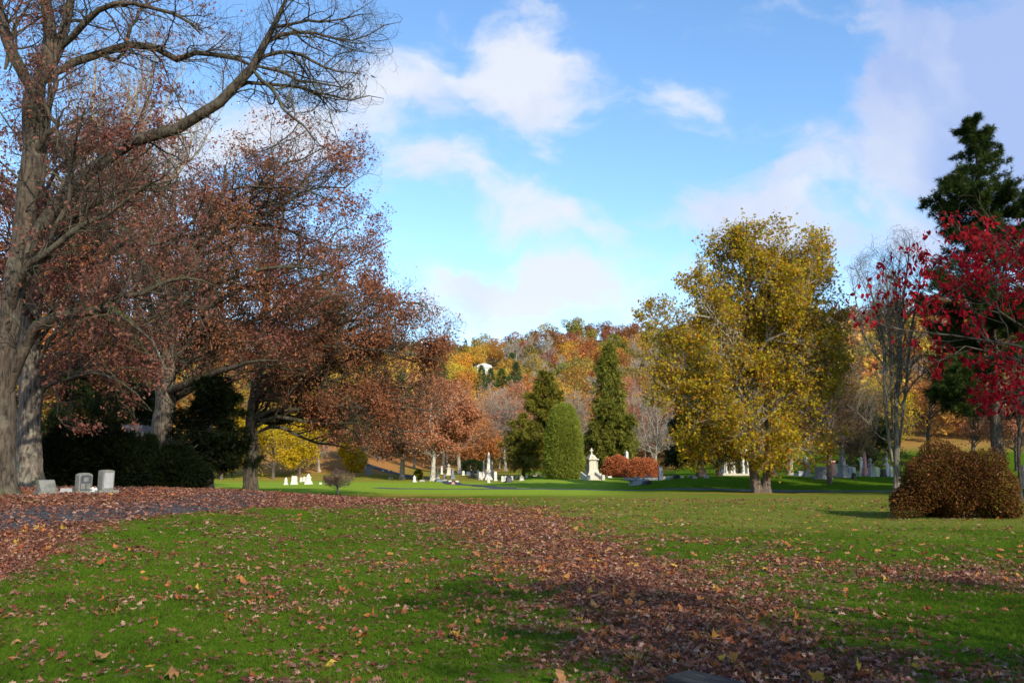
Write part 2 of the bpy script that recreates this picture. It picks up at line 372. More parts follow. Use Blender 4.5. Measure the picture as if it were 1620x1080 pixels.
bare = np.clip(S(gyf, 175, 220) * .6, 0, .6)
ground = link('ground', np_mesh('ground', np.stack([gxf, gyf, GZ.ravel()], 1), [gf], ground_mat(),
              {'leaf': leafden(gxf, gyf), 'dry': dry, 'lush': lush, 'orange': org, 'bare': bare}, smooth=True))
tag(ground, 'rolling lawn strewn with fallen leaves rising to a wooded hill', None, kind='structure'); del ground['label']

def asphalt():
    m, nt, b = newmat('worn_asphalt'); tc = nt.nodes.new('ShaderNodeTexCoord')
    n = noise(nt, 1.2, 6, tc.outputs['Object']); n2 = noise(nt, 60, 3, tc.outputs['Object'])
    c = ramp(nt, [(.026, .025, .025), (.046, .044, .043), (.08, .075, .07)], n.outputs['Fac'], [.3, .5, .7]).outputs[0]
    c = mix(nt, .3, c, ramp(nt, [(.02, .02, .02), (.11, .11, .11)], n2.outputs['Fac'], [.35, .65]).outputs[0])
    nt.links.new(c, b.inputs['Base Color']); b.inputs['Roughness'].default_value = .75
    return m
M['asphalt'] = asphalt()
def catmull(pts, n):
    pts = np.asarray(pts, float)
    Pn = np.vstack([2 * pts[0] - pts[1], pts, 2 * pts[-1] - pts[-2]])
    m = len(pts) - 1
    seg = np.linalg.norm(np.diff(pts[:, :3], axis=0), axis=1); cum = np.concatenate([[0], np.cumsum(seg)]) / max(seg.sum(), 1e-6)
    t = np.linspace(0, 1, n); i = np.clip(np.searchsorted(cum, t, side='right') - 1, 0, m - 1)
    u = ((t - cum[i]) / np.maximum(cum[i + 1] - cum[i], 1e-6))[:, None]
    p0, p1, p2, p3 = Pn[i], Pn[i + 1], Pn[i + 2], Pn[i + 3]
    return .5 * (2 * p1 + (p2 - p0) * u + (2 * p0 - 5 * p1 + 4 * p2 - p3) * u ** 2 + (-p0 + 3 * p1 - 3 * p2 + p3) * u ** 3)
def strip(name, pts, width, z, mat, n=160, cols=9):
    c = catmull([(a, b, 0) for a, b in pts], n)[:, :2]
    t = np.gradient(c, axis=0); t /= np.linalg.norm(t, axis=1)[:, None]; nrm = np.stack([-t[:, 1], t[:, 0]], 1)
    s = np.linspace(-.5, .5, cols)
    wob = 1 + .06 * np.sin(np.arange(n) * .7) + .04 * np.sin(np.arange(n) * 1.9)
    XY = c[:, None] + nrm[:, None] * (s[None, :, None] * width) * wob[:, None, None]
    Z = hgt(XY[..., 0], XY[..., 1]) + z + .02 * (1 - (2 * s) ** 4)[None]
    Z[:, 0] -= .05; Z[:, -1] -= .05
    V = np.concatenate([XY, Z[..., None]], -1)
    a = np.arange(n - 1)[:, None] * cols + np.arange(cols - 1)[None]
    f = np.stack([a, a + 1, a + cols + 1, a + cols], -1).reshape(-1, 4)
    o = link(name, np_mesh(name, V, [f], mat, smooth=True)); o['kind'] = 'structure'; return o
LANE = [(-40, 2), (-15.5, 8.5), (-11.6, 12.5), (-10.4, 16.5), (-10.2, 21), (-10.6, 27), (-12, 36), (-16, 50), (-24, 66)]
LANE = [(-34, 6), (-16.5, 11.0), (-11.6, 14.2), (-10.2, 18.5), (-9.6, 24), (-9.9, 30), (-12.5, 40), (-18, 52), (-30, 70)]
strip('path', LANE, 2.9, .012, M['asphalt'])
strip('road', [(-12, 76), (-5, 75), (3, 73.5), (16, 68.5), (30, 66), (60, 63), (110, 62)], 2.0, .02, M['asphalt'], 260)
strip('road', [(-30, 150), (-14, 124), (-8.5, 112), (-6.5, 100), (-2, 84), (0, 74)], 2.4, .03, M['asphalt'], 120)
def near_lane(x, y):
    c = catmull([(a, b, 0) for a, b in LANE], 80)[:, :2]
    return np.min(np.hypot(x[:, None] - c[None, :, 0], y[:, None] - c[None, :, 1]), axis=1)

# ------------------------------------------------------------------ scatter of leaf templates
def T_diamond(w=.5, fold=.12):
    return np.array([(0, 0, 0), (.5, w / 2, fold), (1, 0, 0), (.5, -w / 2, fold)]), [np.array([[0, 1, 2, 3]])]
def T_oval():
    v = [(0, 0, 0), (.3, .24, .06), (.65, .22, .05), (1, 0, -.05), (.65, -.22, .05), (.3, -.24, .06), (.33, 0, 0), (.66, 0, -.02)]
    return np.array(v, float), [np.array([[0, 6, 1, 1], [0, 5, 5, 6]])[:0], np.array([[6, 7, 2, 1], [5, 4, 7, 6]]), np.array([[0, 6, 1], [0, 5, 6], [7, 3, 2], [7, 4, 3]])]
def T_oak():
    xs_ = [0, .12, .25, .36, .5, .6, .75, .84, 1.0]; wd = [.015, .05, .22, .06, .32, .07, .26, .07, .0]
    v = []
    for i, (x, w) in enumerate(zip(xs_, wd)):
        z = .16 * math.sin(x * 3.4) - .05
        v += [(x + .07 * (w > .2), w, z + w * .5), (x, 0, z), (x + .05 * (w > .2), -w, z + w * .35)]
    f = []
    for i in range(8):
        a = i * 3; f += [(a, a + 1, a + 4, a + 3), (a + 1, a + 2, a + 5, a + 4)]
    return np.array(v), [np.array(f)]
def T_oak2():
    v = [(0, 0, 0), (.3, .22, .10), (.45, .08, .03), (.7, .26, .12), (1, 0, .02), (.7, -.24, .10), (.45, -.08, .03), (.3, -.22, .12)]
    return np.array(v, float), [np.array([(0, 1, 2, 7), (2, 3, 4, 5), ]), np.array([(2, 6, 7), (2, 5, 6)])]
def T_maple():
    out = []
    for k, (r) in enumerate([.15, .45, .28, .6, .3, .72, .3, .6, .28, .45]):
        a = math.pi + k * 2 * math.pi / 10
        out.append((.45 + r * math.cos(a) * .8, r * math.sin(a) * .9, .10 * (k % 2) + .04 * math.cos(k * 2)))
    v = [(.45, 0, 0)] + out
    return np.array(v), [np.array([(0, 1 + k, 1 + (k + 1) % 10) for k in range(10)])]
def T_maple2():
    v, f = T_maple(); v = v.copy(); rr = np.array([.2, .45, .36, .6, .45, .7, .45, .6, .36, .45]); aa = math.pi + np.arange(10) * 2 * math.pi / 10; v[1:, 0] = .45 + rr * np.cos(aa) * .8; v[1:, 1] = rr * np.sin(aa) * .9; v[:, 2] += .55 * np.abs(v[:, 1]) + .25 * (v[:, 0] - .5) ** 2 + np.array([0] + [.1 * math.sin(k * 2.3) for k in range(10)])
    v[1:, 0] += .08 * np.sin(np.arange(10) * 3.1); return v, f
def T_tuft(n=5, w=.06, spread=.5, seed=0):
    rg = np.random.default_rng(seed); v = []; f = []
    for k in range(n):
        a = 2 * math.pi * k / n + rg.uniform(-.4, .4); s = spread * rg.uniform(.5, 1.2)
        d = np.array([1, s * math.cos(a), s * math.sin(a)]); d /= np.linalg.norm(d)
        p = np.cross(d, rg.normal(size=3)); p /= np.linalg.norm(p)
        b = len(v); v += [tuple(p * w), tuple(-p * w), tuple(d * rg.uniform(.8, 1.1))]; f.append((b, b + 1, b + 2))
    return np.array(v), [np.array(f)]
def T_spray():
    """flat conifer spray: a row of short hanging leaflets"""
    v = []; f = []
    for k in range(5):
        x = .1 + k * .2; w = .07; l = .34 * (1 - .12 * k)
        for s in (1, -1):
            b = len(v); v += [(x - w, 0, 0), (x + w, 0, 0), (x + .18, s * l, -.16)]; f.append((b, b + 1, b + 2))
    b = len(v); v += [(0, .04, 0), (0, -.04, 0), (1.1, 0, -.06)]; f.append((b, b + 1, b + 2))
    return np.array(v), [np.array(f)]
def T_grass(seed=3, n=3):
    rg = np.random.default_rng(seed); v = []; f = []
    for k in range(n):
        a = rg.uniform(0, 6.28); r = rg.uniform(0, .25); bx, by = r * math.cos(a), r * math.sin(a)
        b = rg.uniform(0, 6.28); w = .055; le = rg.uniform(.2, .75); c = rg.uniform(0, 6.28); h = rg.uniform(.6, 1.0)
        i = len(v)
        v += [(bx + w * math.cos(b), by + w * math.sin(b), 0), (bx - w * math.cos(b), by - w * math.sin(b), 0), (bx + le * math.cos(c) * h, by + le * math.sin(c) * h, h)]
        f.append((i, i + 1, i + 2))
    return np.array(v), [np.array(f)]
def trunk_tube(c, R, sides=28, seed=0, root=.45):
    rg = np.random.default_rng(seed + 900); K = len(c)
    V, Fo, A = tubes(c[None], R[None], sides); V = V.reshape(K, sides, 3)
    a = np.arange(sides) * 2 * math.pi / sides; z = (c[:, 2] - c[0, 2])[:, None]
    m = 1 + root * np.exp(-np.clip(z, 0, None) / .35) * (np.sin(a * 5 + rg.uniform(0, 6)) * .6 + .4 * np.sin(a * 3 + rg.uniform(0, 6)))[None]
    m = m + .05 * np.sin(a * 2 + rg.uniform(0, 6))[None] + .035 * np.sin(a * 7 + z * .8 + rg.uniform(0, 6)) + rg.normal(size=(K, sides)) * .012
    V = c[:, None] + (V - c[:, None]) * m[..., None]
    return V.reshape(-1, 3), Fo, A
def nrmz(a): return a / np.maximum(np.linalg.norm(a, axis=-1, keepdims=True), 1e-9)
def scatter(tpl, C, U, Nn, size, rnd):
    """C centres, U forward axis, Nn approximate normal -> V, F, attr"""
    tv, tf = tpl; U = nrmz(U); Vv = nrmz(np.cross(Nn, U)); W = np.cross(U, Vv); n = len(C); k = len(tv)
    s = np.asarray(size)[:, None, None] if np.ndim(size) else size
    V = C[:, None] + (U[:, None] * tv[None, :, 0:1] + Vv[:, None] * tv[None, :, 1:2] + W[:, None] * tv[None, :, 2:3]) * s
    off = (np.arange(n) * k)[:, None, None]
    Fo = [(off + f[None]).reshape(-1, f.shape[1]) for f in tf if len(f)]
    return V.reshape(-1, 3), Fo, np.repeat(rnd, k)
def join(parts):
    Vs = []; Fd = {}; A = []; o = 0
    for V, Fo, a in parts:
        V = V.reshape(-1, 3)
        for f in Fo: Fd.setdefault(f.shape[1], []).append(f + o)
        Vs.append(V); A.append(a); o += len(V)
    return np.concatenate(Vs), [np.concatenate(v) for v in Fd.values()], np.concatenate(A)
def tubes(Pn, Rn, sides):
    """Pn (N,K,3), Rn (N,K)"""
    N, K, _ = Pn.shape
    T = nrmz(np.gradient(Pn, axis=1))
    m = nrmz(T.mean(axis=1)); ref = np.where(np.abs(m[:, 2:3]) > .8, np.array([[1., 0, 0]]), np.array([[0, 0, 1.]]))
    Uu = nrmz(np.cross(T, ref[:, None])); W = np.cross(T, Uu)
    a = np.arange(sides) * 2 * math.pi / sides
    V = Pn[:, :, None] + Rn[:, :, None, None] * (Uu[:, :, None] * np.cos(a)[None, None, :, None] + W[:, :, None] * np.sin(a)[None, None, :, None])
    base = (np.arange(N) * K * sides)[:, None, None] + (np.arange(K - 1) * sides)[None, :, None]
    j = np.arange(sides)[None, None]; j2 = (j + 1) % sides
    f = np.stack([base + j, base + j2, base + j2 + sides, base + j + sides], -1).reshape(-1, 4)
    return V.reshape(-1, 3), [f], np.zeros(N * K * sides)

# ------------------------------------------------------------------ tree growth
def env_pull(p, env):
    if not env: return 0
    best = None; bd = None
    for c, s in env:
        q = np.linalg.norm((p - c) / s, axis=1)
        v = c - p
        if best is None: best = q.copy(); bd = v
        else:
            k = q < best; best = np.where(k, q, best); bd = np.where(k[:, None], v, bd)
    return nrmz(bd) * np.clip((best - .9) * 2.0, 0, 1.2)[:, None]
def env_in(p, env):
    best = np.full(len(p), 9.)
    for c, s in env: best = np.minimum(best, np.linalg.norm((p - c) / s, axis=1))
    return best
def spawn(rg, Pn, Rn, cnt, L, ang=.8, K=6, wander=.25, up=.05, env=None, t0=.15, t1=1.0, rmul=.7, rlen=.016, tip=.25, minr=.003):
    N, Kp = Rn.shape
    cnt = np.broadcast_to(cnt, (N,)).astype(int)
    idx = np.repeat(np.arange(N), cnt)
    if len(idx) == 0: return np.zeros((0, K, 3)), np.zeros((0, K))
    loc = np.concatenate([(np.arange(c) + .5) / c for c in cnt]) if N < 60000 else rg.uniform(0, 1, len(idx))
    t = np.clip(t0 + (t1 - t0) * (loc + rg.uniform(-.5, .5, len(idx)) / np.maximum(cnt[idx], 1)), 0, .999)
    f = t * (Kp - 1); i = f.astype(int); a = (f - i)[:, None]
    pos = Pn[idx, i] * (1 - a) + Pn[idx, i + 1] * a
    T = nrmz(Pn[idx, i + 1] - Pn[idx, i]); rad = Rn[idx, i] * (1 - a[:, 0]) + Rn[idx, i + 1] * a[:, 0]
    perp = nrmz(np.cross(T, rg.normal(size=T.shape)))
    an = (ang * rg.uniform(.6, 1.35, len(idx)))[:, None]
    d = np.cos(an) * T + np.sin(an) * perp
    Lh = np.asarray(L)[idx] if np.ndim(L) else np.full(len(idx), L)
    Lh = Lh * rg.uniform(.55, 1.25, len(idx)) * (1.1 - .5 * t)
    st = (Lh / (K - 1))[:, None]
    pts = [pos]
    for k in range(K - 1):
        d = nrmz(d + wander * rg.normal(size=d.shape) + np.array([0, 0, up]) + env_pull(pos, env))
        pos = pos + d * st; pts.append(pos)
    Pc = np.stack(pts, 1)
    r0 = np.maximum(np.minimum(rad * rmul, Lh * rlen), minr)
    Rc = r0[:, None] * np.linspace(1, tip, K)[None]
    return Pc, np.maximum(Rc, minr * .6)
def resample(limb, K, d, rg, jit=.0):
    """limb: list of (px,py,r[,ddepth])"""
    w = []
    for q in limb:
        dd = q[3] if len(q) > 3 else 0
        p = P(q[0], q[1], d + dd); w.append((*p, q[2]))
    c = catmull(w, K); c[1:-1, :3] += rg.normal(size=(K - 2, 3)) * jit
    rr = np.maximum(c[:, 3], .006); rr[0] *= .5; rr[1] *= .9
    return c[:, :3], rr
def limb_to(rg, a, b, r, K=9, sag=.15, jit=.05):
    """curved limb from a to b: starts steeper, flattens"""
    a = np.array(a, float); b = np.array(b, float); L = np.linalg.norm(b - a)
    c = (a + b) / 2 + np.array([0, 0, L * sag]) + rg.normal(size=3) * L * .07
    t = np.linspace(0, 1, K)[:, None]
    p = (1 - t) ** 2 * a + 2 * (1 - t) * t * c + t ** 2 * b
    j = rg.normal(size=(K, 3)); j = (j + np.roll(j, 1, 0)) * L * jit * .35; j[0] = 0
    p += j
    return p, r * (1 - .8 * t[:, 0])
def Ev(px, py, rx, ry, d, ryd=None, dd=0):
    c = P(px, py, d + dd); k = d / F * .99
    return (c, np.array([rx * k, (ryd if ryd else rx * .8) * k, ry * k]))
def sample_env(rg, env, n, shell=(.55, 1.0), zmin=None):
    vol = np.array([np.prod(s) ** (2 / 3) for _, s in env]); k = rg.choice(len(env), n, p=vol / vol.sum())
    u = nrmz(rg.normal(size=(n, 3))) * (rg.uniform(shell[0], shell[1], n) ** .6)[:, None]
    C = np.array([env[i][0] for i in k]); Sx = np.array([env[i][1] for i in k])
    p = C + u * Sx
    if zmin is not None: p[:, 2] = np.maximum(p[:, 2], zmin)
    return p
def batch(tb):
    """list of (P(K,3),R(K)) -> arrays, same K"""
    return np.stack([a for a, _ in tb]), np.stack([b for _, b in tb])
def make_leaves(rg, tw, n, size, tpl, spread=.08, droop=.3, sizevar=.35, updir=.0, env=None, q=None, tbias=.2, CL=1.35):
    Pn, Rn = tw; N, K, _ = Pn.shape
    b0_ = Pn[:, 0]; ph = rg.uniform(0, 6.28, 6); sc = 2.0 / max(size * 8, .9)
    q_ = np.sin(b0_[:, 0] * sc + ph[0] + 1.3 * np.sin(b0_[:, 2] * sc * .7)) + np.sin(b0_[:, 1] * sc * 1.1 + ph[1]) + np.sin(b0_[:, 2] * sc * 1.3 + ph[2] + np.sin(b0_[:, 0] * sc * .6))
    w_ = np.exp(CL * q_ * .6)
    if q is not None: w_ = w_ * q(b0_)
    i = rg.choice(N, n, p=w_ / w_.sum()); f = (tbias + (1 - tbias) * rg.uniform(0, 1, n)) * (K - 1.001); k = f.astype(int); a = (f - k)[:, None]
    p = Pn[i, k] * (1 - a) + Pn[i, k + 1] * a
    T = nrmz(Pn[i, k + 1] - Pn[i, k])
    U = nrmz(T * .6 + rg.normal(size=(n, 3)) * .8 + np.array([0, 0, -droop]))
    Nn = rg.normal(size=(n, 3)) * .8 + np.array([0, 0, updir])
    p = p + rg.normal(size=(n, 3)) * spread
    s = size * (1 + sizevar * rg.uniform(-1, 1, n))
    return scatter(tpl, p, U, Nn, s, rg.uniform(0, 1, n))
def finish_tree(root, o, trunkb, branchb, leaves, mt, mb, ml, leafname='foliage'):
    o = np.array(o)
    if trunkb:
        V, Fo, A = join(trunkb); link('trunk', np_mesh('trunk', V - o, Fo, mt, smooth=True), root)
    if branchb:
        V, Fo, A = join(branchb); link('branches', np_mesh('branches', V - o, Fo, mb, smooth=True), root)
    if leaves:
        for lv, mm in leaves:
            V, Fo, A = lv; link(leafname, np_mesh(leafname, V - o, Fo, mm, {'rnd': A}), root)
def flare(Pt, Rt, amt=.5, ht=1.0):
    z = Pt[:, 2] - Pt[0, 2]; return Rt * (1 + amt * np.exp(-np.clip(z, 0, None) / (ht * .35)))
def tree(name, label, px, d, r0, trunk_px, env, cat='tree', group=None, n1=16, L2=3.0, n2=5, L3=1.6, n3=5, L4=.8, n4=0,
         nl=12000, ls=.16, tpl=None, mt='bark_brown', mb=None, ml='lf_rust', sag=.12, up=.05, seed=1, limbs=(), spread=.12, lq=None, CL=1.35,
         droop=.3, ttop=.85, wander=.22, extra=(), lean_start=.25, twr=.005, zmin=None, ry=None, updir=0.0, ang=.8, lr=.3):
    """trunk_px: list of (px,py,r) from base upwards; base goes to the ground"""
    rg = np.random.default_rng(seed)
    x0 = P(trunk_px[0][0], trunk_px[0][1], d)[0]
    base = np.array([x0, d, hg(x0, d) - .08])
    pts = [(base[0], base[1], base[2], trunk_px[0][2])]
    for q in trunk_px[1:]:
        p = P(q[0], q[1], d + (q[3] if len(q) > 3 else 0)); pts.append((*p, q[2]))
    c = catmull(pts, 46); jt = rg.normal(size=(46, 2)); jt = (jt + np.roll(jt, 1, 0) + np.roll(jt, 2, 0)) / 2; jt[:3] = 0; jt[-1] = 0; c[:, :2] += jt * c[:, 3:4] * .10
    tP, tR = c[:, :3], np.maximum(c[:, 3], .012); tR = flare(tP, tR)
    trunkb = [trunk_tube(tP, tR, 28 if d < 70 else 12, seed)]
    branchb = []
    K1 = 10; L1 = []
    for lb in limbs:
        L1.append(resample(lb, K1, d, rg, .02))
    if n1:
        tg = sample_env(rg, env, n1, (.6, .98), zmin)
        cz = [e[0][2] - e[1][2] for e in env]; zlo = min(cz)
        for t_ in tg:
            # start height on trunk: below target
            hz = np.clip((t_[2] - base[2]) * rg.uniform(.45, .75), 0, None) + base[2]
            zz = np.clip(hz, tP[int(len(tP) * lean_start), 2], tP[int((len(tP) - 1) * ttop), 2])
            i = int(np.argmin(np.abs(tP[:, 2] - zz)))
            Ld = np.linalg.norm(t_ - tP[i]); r = min(tR[i] * .6, Ld * .016 + .02)
            L1.append(limb_to(rg, tP[i], t_, r, K1, sag))
    P1, R1 = batch(L1)
    # trunk tip counts as a limb
    tt = catmull(c[-20:, :3], K1), np.linspace(c[-20, 3], c[-1, 3], K1)
    P1 = np.concatenate([P1, tt[0][None]]); R1 = np.concatenate([R1, tt[1][None]])
    branchb.append(tubes(P1, R1, 7))
    len1 = np.linalg.norm(np.diff(P1, axis=1), axis=2).sum(1)
    c2 = np.maximum(2, (len1 * n2 / 4).round()).astype(int)
    P2, R2 = spawn(rg, P1, R1, c2, np.minimum(L2, len1 * .7 + .3), ang, 7, wander, up, env, .15, 1, .65)
    branchb.append(tubes(P2, R2, 5))
    P3, R3 = spawn(rg, P2, R2, n3, L3, ang, 5, wander * 1.1, up, env, .15, 1, .65, minr=twr)
    branchb.append(tubes(P3, R3, 3))
    last = (P3, R3)
    if n4:
        P4, R4 = spawn(rg, P3, R3, n4, L4, ang * .9, 4, wander * 1.2, up * .5, env, .15, 1, .6, minr=twr * .8)
        branchb.append(tubes(P4, R4, 3)); last = (P4, R4)
    leaves = []
    if nl:
        leaves.append((make_leaves(rg, last, nl, ls, tpl or T_diamond(), spread, droop, updir=updir, q=lq, CL=CL), M[ml]))
    for (mm, n_, s_) in extra:
        leaves.append((make_leaves(rg, last, n_, s_, tpl or T_diamond(), spread, droop, updir=updir, q=lq, CL=CL), M[mm]))
    root = empty(name, base, label, cat, group)
    finish_tree(root, base, trunkb, branchb, leaves, M[mt], M[mb or mt], None)
    return root
def gy(px, d):   # pixel row of ground
    x = X(px, d); return HOR + F * (CAMZ - hg(x, d)) / d

# ================================================================== LEFT OAKS
LB = 'row of old oaks on the left'
# oak 1 -- the near one at the left edge
B1 = [
 # central thick stem to the top
 [(52, 160, .30), (66, 118, .24), (80, 80, .22), (78, 40, .19), (72, 0, .17), (68, -70, .12), (60, -140, .05)],
 [(46, 140, .22), (30, 105, .19), (12, 65, .17), (2, 30, .15), (-12, -30, .12), (-40, -100, .05)],
 [(70, 125, .18), (92, 85, .16), (102, 45, .14), (111, 5, .13), (118, -50, .09), (130, -110, .04)],
 # limb B
 [(27, 450, .2), (38, 415, .25), (54, 372, .24), (78, 332, .22), (117, 300, .20), (156, 261, .19, -.4), (195, 234, .18, -.6), (233, 213, .17, -.8), (292, 200, .165, -1), (330, 176, .16, -1.2), (370, 144, .15, -1.4), (400, 108, .14, -1.5), (420, 64, .09, -1.6), (440, 30, .07, -1.7), (458, -4, .05, -1.8), (470, -40, .02, -2)],
 [(78, 122, .16), (110, 101, .15, .3), (150, 88, .13, .5), (200, 70, .12, .6), (243, 76, .11, .4), (285, 97, .10, .2), (300, 84, .085, 0), (339, 87, .075, -.4), (378, 93, .06, -.9), (398, 104, .04, -1.4)],
 [(96, 78, .12), (125, 45, .11, -.5), (150, 20, .09, -.8), (185, 3, .08, -1), (240, 12, .06, -1.2), (290, 28, .045, -1.4), (318, 55, .02, -1.5)],
 [(401, 101, .08, -1.5), (428, 84, .06, -1.6), (467, 84, .05, -1.7), (502, 101, .04, -1.8), (533, 113, .025, -1.8), (572, 117, .012, -1.9)],
 [(410, 90, .08, -1.5), (424, 66, .07, -1.2), (456, 52, .055, -1), (494, 51, .045, -.8), (533, 62, .03, -.6), (572, 62, .022, -.5), (611, 39, .014, -.4), (634, 35, .008, -.4)],
 [(428, 48, .06, -1.6), (444, 43, .05, -2), (475, 35, .04, -2.2), (514, 35, .03, -2.4), (545, 26, .022, -2.4), (590, 22, .01, -2.4)],
 [(372, 142, .07, -1.4), (392, 132, .065, -1.2), (428, 132, .055, -1), (467, 136, .045, -.8), (510, 148, .035, -.6), (564, 159, .022, -.4), (588, 152, .012, -.3), (607, 156, .007, -.2)],
 [(400, 110, .07, -1.5), (411, 126, .055, -2), (436, 148, .05, -2.3), (455, 179, .038, -2.6), (487, 206, .026, -2.8), (510, 233, .012, -2.9)],
 [(490, 142, .03, -.8), (518, 167, .022, -.9), (525, 194, .015, -1), (537, 225, .008, -1.1)],
 [(403, 104, .06, -1.5), (440, 112, .05, -1.5), (480, 128, .04, -1.4), (520, 135, .025, -1.4), (560, 140, .01, -1.3)],
 # small dark twisted one
 [(56, 250, .10), (72, 212, .09, -.4), (92, 201, .08, -.5), (80, 182, .06, -.5), (66, 150, .04, -.3)],
 [(85, 205, .05, -.5), (100, 178, .035, -.7), (113, 158, .02, -.8)],
 # hook above
 [(196, 74, .06, .6), (205, 50, .06, .7), (215, 28, .05, .8), (232, 5, .04, .9), (240, -20, .02, 1)],
 [(160, 88, .06, .4), (180, 95, .055, .2), (192, 88, .045, .1), (202, 70, .03, 0)],
 # big low mossy limb
 [(10, 640, .16), (20, 590, .2, -.2), (34, 560, .19, -.3), (52, 524, .17, -.6), (80, 502, .16, -.9), (128, 494, .14, -1.2), (168, 489, .115, -1.5), (188, 496, .08, -1.7), (215, 514, .07, -1.9), (240, 540, .04, -2), (262, 585, .015, -2)],
 [(150, 491, .10, -1.4), (185, 470, .085, -1.6), (225, 465, .07, -1.8), (262, 445, .05, -2), (300, 440, .03, -2), (340, 452, .012, -2)],
 [(183, 490, .05, -1.7), (200, 455, .045, -1.9), (207, 430, .03, -2), (205, 400, .012, -2.1)],
 [(8, 110, .08), (25, 40, .06), (42, 15, .04), (50, -20, .02)],
]
def oak1_q(p):
    a = 810 + F * p[:, 0] / p[:, 1]; b = HOR - F * (p[:, 2] - CAMZ) / p[:, 1]
    w = np.where((a < 130) | (b > a * -.8 + 330) & (b < a * -.8 + 520) & (a < 320), .3, 1.0); w = np.where((a > 300) & (b < 230), .05, w); w = np.where((a < 300) & (b < 110), .35, w); return np.where((a > 420) & (b < 330), .03, w)
tree('oak_tree', 'tall burgundy-leaved oak at the left edge with a long limb arching over the sky', 8, 25.0, .33,
     [(2, 783, .36), (5, 700, .29), (10, 600, .27), (16, 500, .27), (26, 430, .27), (37, 360, .27), (46, 290, .29), (53, 220, .29), (54, 165, .30), (60, 130, .2)],
     [Ev(150, 380, 260, 200, 25), Ev(90, 150, 260, 230, 25), Ev(420, 60, 210, 150, 25)], group=LB, n1=4, L2=2.2, n2=12, L3=1.3, n3=6, L4=.6, n4=4,
     nl=4800, ls=.13, lq=oak1_q, tpl=T_oak(), mt='bark_oak', ml='lf_burg', limbs=B1, up=.03, seed=11, ttop=.7, wander=.2, droop=.5, twr=.0045, spread=.07)
# oak 2 -- behind it
tree('oak_tree', 'thick grey oak trunk standing behind the leftmost oak beside the dark yews', 45, 33.0, .45,
     [(46, 762, .52), (47, 700, .44), (48, 620, .42), (48, 540, .38), (56, 450, .30), (60, 380, .26), (62, 300, .2), (75, 200, .12), (80, 120, .05)],
     [Ev(150, 400, 210, 130, 33), Ev(60, 300, 200, 200, 33), Ev(230, 270, 150, 90, 33), Ev(150, 590, 105, 60, 33), Ev(165, 650, 62, 42, 33)], group=LB, n1=20, L2=2.6, n2=6, L3=1.3, n3=5, L4=.7, n4=5,
     nl=21000, ls=.15, tpl=T_diamond(.5), mt='bark_oak2', mb='bark_oak', ml='lf_burg', seed=12, extra=(('lf_rust', 3500, .16),),
     limbs=[[(50, 640, .16), (75, 610, .12), (105, 600, .08, -1), (150, 590, .05, -2), (200, 610, .03, -3), (240, 650, .015, -3)]], up=.02, spread=.1, droop=.5)
# oak 3
tree('oak_tree', 'broad old oak with a sunlit fissured trunk rising behind the dark yew hedge', 257, 42.0, .5,
     [(256, 765, .56), (255, 700, .50), (257, 650, .48), (262, 600, .50), (268, 545, .40), (272, 490, .30), (285, 430, .24), (305, 390, .18), (330, 342, .14), (356, 300, .12), (356, 262, .06)],
     [Ev(300, 330, 200, 140, 42), Ev(420, 400, 180, 150, 42), Ev(200, 450, 160, 130, 42), Ev(490, 300, 110, 90, 42), Ev(545, 340, 80, 70, 42), Ev(560, 250, 50, 45, 42), Ev(440, 240, 110, 50, 42), Ev(300, 540, 200, 70, 42)],
     group=LB, n1=24, L2=3.2, n2=6, L3=1.7, n3=6, L4=.85, n4=6, nl=18000, ls=.15, mt='bark_oak2', mb='bark_oak', ml='lf_burg', seed=13, extra=(('lf_rust', 18000, .16),),
     limbs=[[(262, 620, .24), (285, 612, .2, -1), (311, 602, .18, -1.5), (342, 590, .16, -2), (373, 579, .12, -2.5), (405, 570, .07, -3), (440, 570, .03, -3)],
            [(268, 560, .25), (250, 520, .2, 1), (235, 480, .16, 1.5), (225, 420, .12, 2), (200, 360, .08, 2), (190, 300, .03, 2)],
            [(262, 590, .22), (240, 560, .18, -1), (212, 535, .12, -2), (180, 520, .08, -3), (140, 530, .03, -3)],
            [(275, 580, .2), (300, 545, .17, -1), (330, 500, .14, -2), (355, 470, .1, -2), (400, 450, .06, -2), (450, 455, .02, -2)],
            [(356, 303, .08), (397, 295, .07, -1), (432, 296, .06, -1.5), (487, 299, .05, -2), (502, 307, .04, -2), (549, 330, .025, -2), (600, 345, .01, -2)],
            [(340, 350, .08), (397, 354, .07, 1), (436, 358, .06, 1.5), (475, 373, .045, 2), (530, 389, .03, 2), (590, 392, .01, 2)],
            [(345, 330, .07), (400, 326, .06, 0), (440, 322, .05, 0), (470, 312, .03, 0), (500, 285, .015, 0)],
            [(270, 500, .16), (330, 455, .12, -2), (400, 430, .09, -3), (460, 420, .06, -3), (520, 430, .02, -3)]],
     spread=.12, droop=.4, twr=.006)
